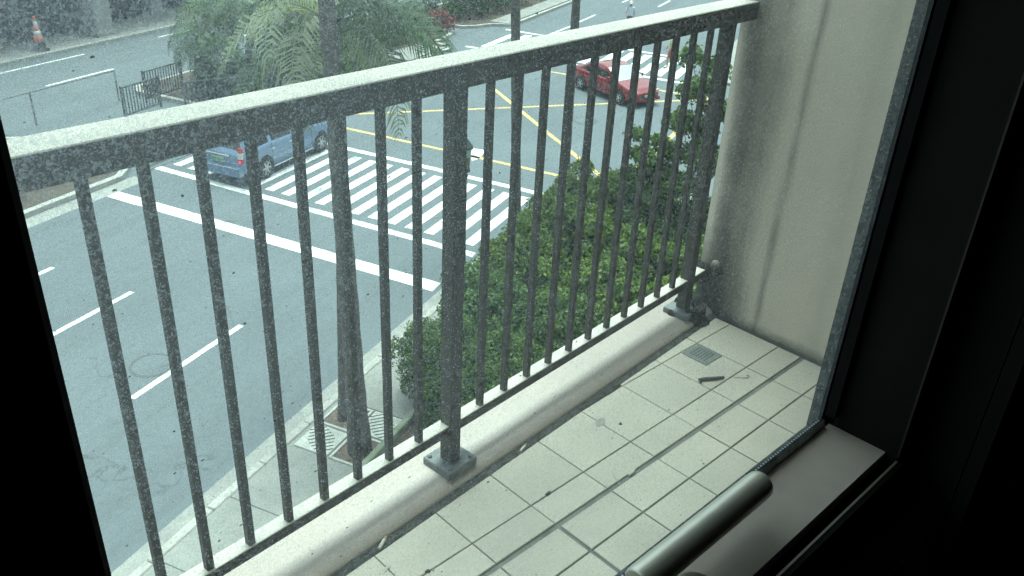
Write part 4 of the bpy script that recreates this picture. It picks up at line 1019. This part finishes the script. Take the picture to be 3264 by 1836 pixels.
# railing
rail = thing('railing', 'dark brown balcony railing with pale-topped upper rail and square balusters', 'railing', rz_pos, PHI)
XS = 1.0
def lx(x): return x-W_X
mb = MB(); mb.cbox(-3.6, -0.002, -0.034, 0.046, 1.036, 1.0855, 0.003); mb.build('top_rail', M['bar'], rail)
mb = MB(); mb.cbox(-3.6, -0.002, -0.0335, 0.0455, 1.0856, 1.0885, 0.0022); o = mb.build('rail_cap', M['cap'], rail); o['label'] = 'pale upper face of the rail'
mb = MB(); mb.cbox(-3.6, -0.002, -0.013, 0.024, 0.136, 0.1622, 0.002); mb.build('bottom_rail', M['bar'], rail)
mb = MB(); mb.cbox(-3.6, -0.002, -0.0125, 0.0235, 0.1623, 0.1650, 0.001); o = mb.build('bottom_rail_cap', M['cap'], rail); o['label'] = 'pale upper face of the lower rail'
mb = MB(); mb.cbox(-0.0079,0.0079,-0.0079,0.0079,0.1651,1.0359,0.0008); bme = None
xs_ = [1.1593+0.095452*i for i in range(1,12)]+[1.1310-0.095876*i for i in range(1,13)]+[1.1310-0.095876*(14.3+i) for i in range(0,9)]
for x in xs_:
    if bme is None: o = mb.build('baluster', M['bar'], rail, loc=(lx(x),0,0)); bme = o.data
    else: link('baluster', bme, rail, (lx(x),0,0))
pm_ = MB(); pm_.cbox(-0.0192,0.0192,-0.0192,0.0192,0.0505,1.0359,0.002)
o1 = pm_.build('post', M['bar'], rail, loc=(lx(1.147),0,0))
o2 = link('post', o1.data, rail, (lx(2.312),0,0)); o3 = link('post', o1.data, rail, (lx(-0.12),0,0))
for oo, mt in ((o1,'plate'),(o2,'rust'),(o3,'plate')):
    mb = MB(); mb.cbox(-0.052,0.052,-0.050,0.050,0.0275,0.0500,0.003)
    pl = mb.build('base_plate', M['plate'], oo)
    if mt == 'rust':
        # scale and wet dirt heaped round the foot, spreading to the wall corner
        rg = random.Random(9); mb = MB(); nr, ns = 7, 26; vs_, fs_ = [], []
        for a_ in range(nr):
            q = a_/(nr-1)
            for k in range(ns):
                t_ = 2*math.pi*k/ns; ex = 0.058+0.05*max(0,math.cos(t_+0.45))+0.012*math.sin(3*t_)+rg.uniform(-0.006,0.006)
                rr = 0.034+(ex-0.034)*q if a_ else 0.030
                hh = 0.0495+(0.012*math.sin(math.pi*q)+rg.uniform(-0.0035,0.0035)) if q < 0.72 else 0.030-0.028*((q-0.72)/0.28)+rg.uniform(-0.003,0.003)
                vs_.append((rr*math.cos(t_), rr*math.sin(t_), hh if (math.cos(t_+0.45) > -0.25 or q > 0.72) else min(hh,0.049)))
        for a_ in range(nr-1):
            for k in range(ns): fs_.append((a_*ns+k,(a_+1)*ns+k,(a_+1)*ns+(k+1)%ns,a_*ns+(k+1)%ns))
        mb.raw(vs_, fs_); o_ = mb.build('rust_scale', M['rust'], oo); o_['label'] = 'rusty scale and dirt heaped round the end post foot'
    else:
        for sx in (-1,1):
            for sy in (-1,1):
                mb = MB(); mb.lathe([(0.0065,0.0502),(0.0065,0.054),(0.003,0.0565)], (sx*0.038,sy*0.037,0), 6); mb.build('bolt', M['plate'], oo)
# anchor flange where the bottom rail meets the wall
mb = MB(); mb.tube([(-0.002,0,0.151),(-0.012,0,0.151),(-0.016,0,0.151)],[0.036,0.036,0.024],14); mb.build('wall_flange', M['rust'], rail)

# side wall of the balcony
mb = MB(); mb.box(W_X, W_X+0.16, 0.30, 1.47, -1.2, 6.0)
tag(mb.build('balcony_wall', M['wall'], None), 'beige painted balcony side wall with dark vertical rain stains', 'wall')
t = thing('pipe_stub', 'small mortar plugged pipe stub on the side wall near rail foot', 'pipe stub', (W_X,1.404,0.19))
mb = MB(); mb.tube([(0.0,0,0),(-0.007,0,0),(-0.011,0.002,-0.002)],[0.022,0.019,0.010],12); mb.build('mortar_plug', M['wall'], t, smooth=True)
mb = MB(); mb.tube([(-0.001,-0.012,-0.022),(-0.007,-0.013,-0.024)],[0.021,0.012],10); mb.build('mould_patch', M['mildew'], t)
# window wall of the building with granite-lined opening
GY = 0.277                                   # pane plane
wall = thing('window_wall', 'building wall holding the window, grey granite lining its opening', 'wall')
mb = MB()
for q in ((-6,-0.02,-9.0,6.0),(0.80,W_X+0.16,-9.0,6.0),(-0.02,0.80,-9.0,0.90),(-0.02,0.80,2.35,6.0)):
    mb.box(q[0],q[1],0.150,0.2995,q[2],q[3])
mb.build('masonry', M['facade'], wall)
mb = MB(); mb.box(0.7565,0.7995,0.2851,0.2965,0.90,2.35); mb.build('granite_jamb', M['granite'], wall)
mb = MB(); mb.box(-0.0195,0.04,0.2851,0.2965,0.90,2.35); mb.build('granite_jamb', M['granite'], wall)
mb = MB(); mb.box(0.0405,0.756,0.2851,0.2965,0.90,0.955); mb.build('granite_sill', M['granite'], wall)
# unseen slab added overhead to shade the balcony
mb = MB(); mb.prism([(-6,0.3),(W_X+0.16,0.3),(W_X+0.16,1.60),(-6,1.60+(-6-W_X)*TP)], 2.65, 2.85)
tag(mb.build('shade_slab', M['soffit'], None), 'unseen concrete slab added overhead to shade the balcony', 'slab')
# room behind the window
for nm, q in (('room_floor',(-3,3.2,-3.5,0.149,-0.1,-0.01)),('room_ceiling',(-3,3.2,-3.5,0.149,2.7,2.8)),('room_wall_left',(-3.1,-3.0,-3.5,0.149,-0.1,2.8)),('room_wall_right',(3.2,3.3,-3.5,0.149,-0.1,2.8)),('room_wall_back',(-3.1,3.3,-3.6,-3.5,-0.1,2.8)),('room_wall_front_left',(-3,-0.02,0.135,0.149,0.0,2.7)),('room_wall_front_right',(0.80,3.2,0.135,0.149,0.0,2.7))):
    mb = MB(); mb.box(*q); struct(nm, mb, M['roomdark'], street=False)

for nm, q in (('dark_reveal_lining',(0.7985,0.80,0.1502,0.2004,0.90,2.35)),('dark_reveal_lining',(-0.0198,-0.0185,0.1502,0.1995,0.90,2.35)),('dark_reveal_lining',(-0.018,0.798,0.1502,0.1930,0.9002,0.905))):
    mb = MB(); mb.box(*q); mb.build(nm, M['roomdark'], wall)  # dark lining added so the lit inner faces of the opening stay black
# ------------------------------------------------------------------ the window
win = thing('window', 'dust speckled window in a dark frame with a satin lever handle', 'window', (0,0,0))
XL, XR, ZS, ZT = 0.047, 0.757, 0.971, 2.30
mb = MB()
y0, y1 = GY, GY+0.004
xa, xb, za, zb_ = XL-0.01, XR+0.004, 0.962, ZT+0.01
mb.face([(xa,y0,za),(xb,y0,za),(xb,y0,zb_),(xa,y0,zb_)], 1)
mb.face([(xa,y1,za),(xa,y1,zb_),(xb,y1,zb_),(xb,y1,za)], 0)
mb.build('glass_pane', [M['glass'],M['clear']], win)
# frame: left stile, right jamb, head, bottom sill profile
mb = MB(); mb.cbox(-0.0195,0.0455,0.200,GY+0.0075,0.905,ZT+0.045,0.002); mb.build('stile', M['frame_black'], win)
mb = MB(); mb.box(XR+0.0001,0.799,0.2005,0.266,0.905,ZT+0.045); mb.build('jamb', M['jamb'], win)
mb = MB(); mb.box(XR-0.010,0.799,0.2661,0.2765,0.985,ZT); mb.box(XR-0.004,0.799,0.2812,0.2848,0.96,ZT); mb.build('jamb_gasket', M['frame_black'], win)
mb = MB(); mb.box(XR-0.0012,XR+0.002,0.1985,0.2003,0.972,ZT); mb.build('jamb_edge', M['edge_line'], win)
mb = MB(); mb.box(XL,XR,0.200,GY+0.007,ZT,ZT+0.045); mb.build('head', M['frame_black'], win)
mb = MB(); mb.box(XL+0.0002,XR-0.0002,0.2121,0.2735,0.93,ZS); mb.build('bottom_rail', M['frame_brown'], win)
mb = MB(); mb.box(XL,XR,0.2010,0.2119,0.906,0.958); mb.build('groove', M['frame_black'], win)
mb = MB(); mb.box(XL,XR+0.002,0.1935,0.2008,0.906,0.9660); mb.build('frame_lip', M['frame_black'], win)
mb = MB(); mb.box(XL,XR+0.001,0.1985,0.2006,0.9661,0.9668); mb.build('lip_edge', M['lip_line'], win)
mb = MB(); extrude(mb, [(0.2737,0.962),(0.2737,0.9735),(0.2748,0.9785),(0.2768,0.9805),(0.2768,0.962)], XL, XR-0.01, 70, 0.0005); mb.build('sealant_bead', M['sealant'], win)
mb = MB(); mb.box(XL-0.009,XR-0.0105,GY+0.0005,GY+0.0034,0.9625,0.9795); mb.build('spacer_bar', M['spacer'], win)
mb = MB(); xx = XL+0.01
while xx < XR-0.015:
    mb.box(xx,xx+0.0018,GY+0.0012,GY+0.0028,0.9794,0.9798); xx += 0.0044
mb.build('spacer_perforations', M['spacer_hole'], win)
# lever handle lying along the bottom rail
hd = link('handle', None, win, (0.30,0.2525,1.0045))
n_ = 20; rr = 0.0135
mb = MB(); mb.tube([(0.104,0,0),(0.106,0,0),(0.112,0,0),(0.135,0,0),(0.270,0,0),(0.2765,0,0),(0.2790,0,0)],[rr*0.86,rr*0.97,rr,rr,rr,rr*0.97,rr*0.86],28); o = mb.build('lever', M['handle'], hd, smooth=True)
for p_ in o.data.polygons: p_.use_smooth = len(p_.vertices) == 4
mb = MB(); ring = []
for k in range(14):
    t_ = -math.pi/2+math.pi*k/13; ring.append((0.155+0.016*math.cos(t_), -0.022+0.016*math.sin(t_)))
mb.prism([(0.03,-0.038)]+ring+[(0.03,-0.006)], -0.0333, -0.021); mb.build('base', M['handle'], hd)
mb = MB(); mb.tube([(0.125,-0.02,-0.022),(0.122,-0.012,-0.012),(0.122,0,-0.004)],[0.010,0.010,0.010],12); mb.build('neck', M['handle'], hd, smooth=True)

# ------------------------------------------------------------------ litter on the tiles
dr = thing('floor_drain', 'square perforated steel floor drain in the corner tile', 'drain', (2.168,1.248,0.0008))
mb = MB(); mb.cbox(-0.047,0.047,-0.049,0.049,-0.001,0.0022,0.0008); mb.build('cover', M['drain'], dr)
mb = MB(); mb.box(-0.0020,0.0020,-0.0027,0.0027,0.0018,0.0026); hm = None
for i in range(7):
    for j in range(6):
        px, py = -0.026+i*0.0088, -0.028+j*0.0112
        if hm is None: o = mb.build('hole', M['slot'], dr, loc=(px,py,0)); hm = o.data
        else: link('hole', hm, dr, (px,py,0))
def butt(label, x, y, rz, L=0.026, filt=0.4, r_=0.0037, z=0.0):
    t = thing('cigarette_butt', label, 'cigarette butt', (x,y,z+r_), rz, 'cigarette butts on the balcony floor')
    mb = MB(); mb.tube([(-L/2,0,0),(-L/2+L*(1-filt)*0.5,0.0004,0),(-L/2+L*(1-filt),0,0)],[r_*0.9,r_,r_],10); mb.build('paper', M['butt_paper'], t)
    mb = MB(); mb.tube([(-L/2+L*(1-filt)+0.0001,0,0),(L/2,0,0)],[r_*1.02,r_*0.95],10); mb.build('filter', M['butt_filter'], t)
butt('cigarette butt with tan filter against the dark joint, nearest viewer', 0.862, 1.245, 0.50, 0.040, 0.25, 0.0048, 0.0005)
butt('pale cigarette butt beside the joint right of the middle post', 1.366, 1.283, 0.32, 0.036, 0.2, 0.0036)
butt('white cigarette butt lying in the wide dark tile joint', 1.518, 1.019, 0.04, 0.030, 0.08, 0.0038, -0.002)
t = thing('matchstick', 'pale bent matchstick leaning over the wide dark joint', 'matchstick', (1.465,1.03,0.001), 1.15)
mb = MB(); mb.tube([(-0.024,0,0.001),(0,0.001,0.004),(0.026,0,0.008)],[0.0012,0.0012,0.001],6); mb.build('stick', M['straw'], t)
t = thing('twig', 'dark dry curled twig lying on a tile near the drain', 'twig', (2.062,1.138,0.005), -0.50)
mb = MB(); mb.tube([(-0.042,-0.010,0.0),(-0.040,0.004,0.001),(-0.02,0.004,0.002),(0.015,0.001,0.002),(0.045,0.002,0.001)],[0.0040,0.0052,0.0060,0.0056,0.0044],7); mb.build('stick', M['twig'], t)
t = thing('dry_stalk', 'thin dried stalk with a hooked end between two tiles', 'stalk', (2.150,1.082,0.0015), -0.55)
mb = MB(); mb.tube([(-0.03,0.01,0),(0,0.0,0.0005),(0.02,-0.004,0.001),(0.028,0.004,0.001),(0.024,0.012,0.0)],[0.0006,0.0009,0.0014,0.0018,0.0015],6); mb.build('stick', M['drain'], t)
def blob(label, x, y, r_, seed):
    rg = random.Random(seed); t = thing('dirt_clump', label, 'dirt', (x,y,0), 0, 'dirt clumps on the tiles')
    mb = MB(); ring = []
    pr2 = []
    for k in range(9):
        t_ = 2*math.pi*k/9; q = r_*rg.uniform(0.6,1.15); ring.append((q*math.cos(t_),q*math.sin(t_)*0.7))
    vs = [(p[0],p[1],0.0004) for p in ring]+[(p[0]*0.6,p[1]*0.6,r_*rg.uniform(0.3,0.55)) for p in ring]
    fs = [(i,(i+1)%9,9+(i+1)%9,9+i) for i in range(9)]+[tuple(range(9,18))]
    mb.raw(vs, fs); mb.build('clump', M['debris'], t)
blob('dark round dirt clump on the tile beside a grey stain', 1.663, 1.180, 0.008, 1)
blob('small dirt clump on the tile joint below the second cigarette butt', 1.288, 1.111, 0.010, 2)
blob('dirt clump at the bottom edge on a tile joint', 0.889, 1.109, 0.009, 3)
blob('tiny dark crumb near the wide joint', 1.70, 0.915, 0.004, 4)
blob('tiny dark crumb on the tile below the drain', 2.00, 1.02, 0.0035, 5)
blob('small dark seed on the tile left of the drain', 1.83, 1.13, 0.004, 6)
blob('small dirt crumb under the base plate edge', 1.20, 1.245, 0.005, 7)
t = thing('dried_splash', 'flat grey dried splash on the tile left of the dark dirt clump', 'stain', (1.622,1.224,0.0007), 0.2)
mb = MB(); rg = random.Random(4); mb.prism([(0.030*math.cos(k*0.4488)*rg.uniform(0.65,1.1), 0.014*math.sin(k*0.4488)*rg.uniform(0.65,1.15)) for k in range(14)], 0, 0.0006); mb.build('film', pm('dried_splash', (0.30,0.30,0.265), (0.42,0.40,0.345), 60, 0.8), t)
for x, y, rz, s_, lb in ((0.822,1.178,0.3,0.013,'white paper flake on the tile at the bottom edge'),(2.398,1.338,0.2,0.013,'white plaster flake at the foot of the side wall'),(1.155,1.247,0.6,0.007,'tiny white flake beside the base plate')):
    t = thing('paper_flake', lb, 'flake', (x,y,0.0008), rz)
    mb = MB(); mb.prism([(-s_,-s_*0.25),(s_*0.8,-s_*0.4),(s_,0.1*s_),(-s_*0.5,s_*0.35)],0,0.0012); mb.build('scrap', M['butt_paper'], t)
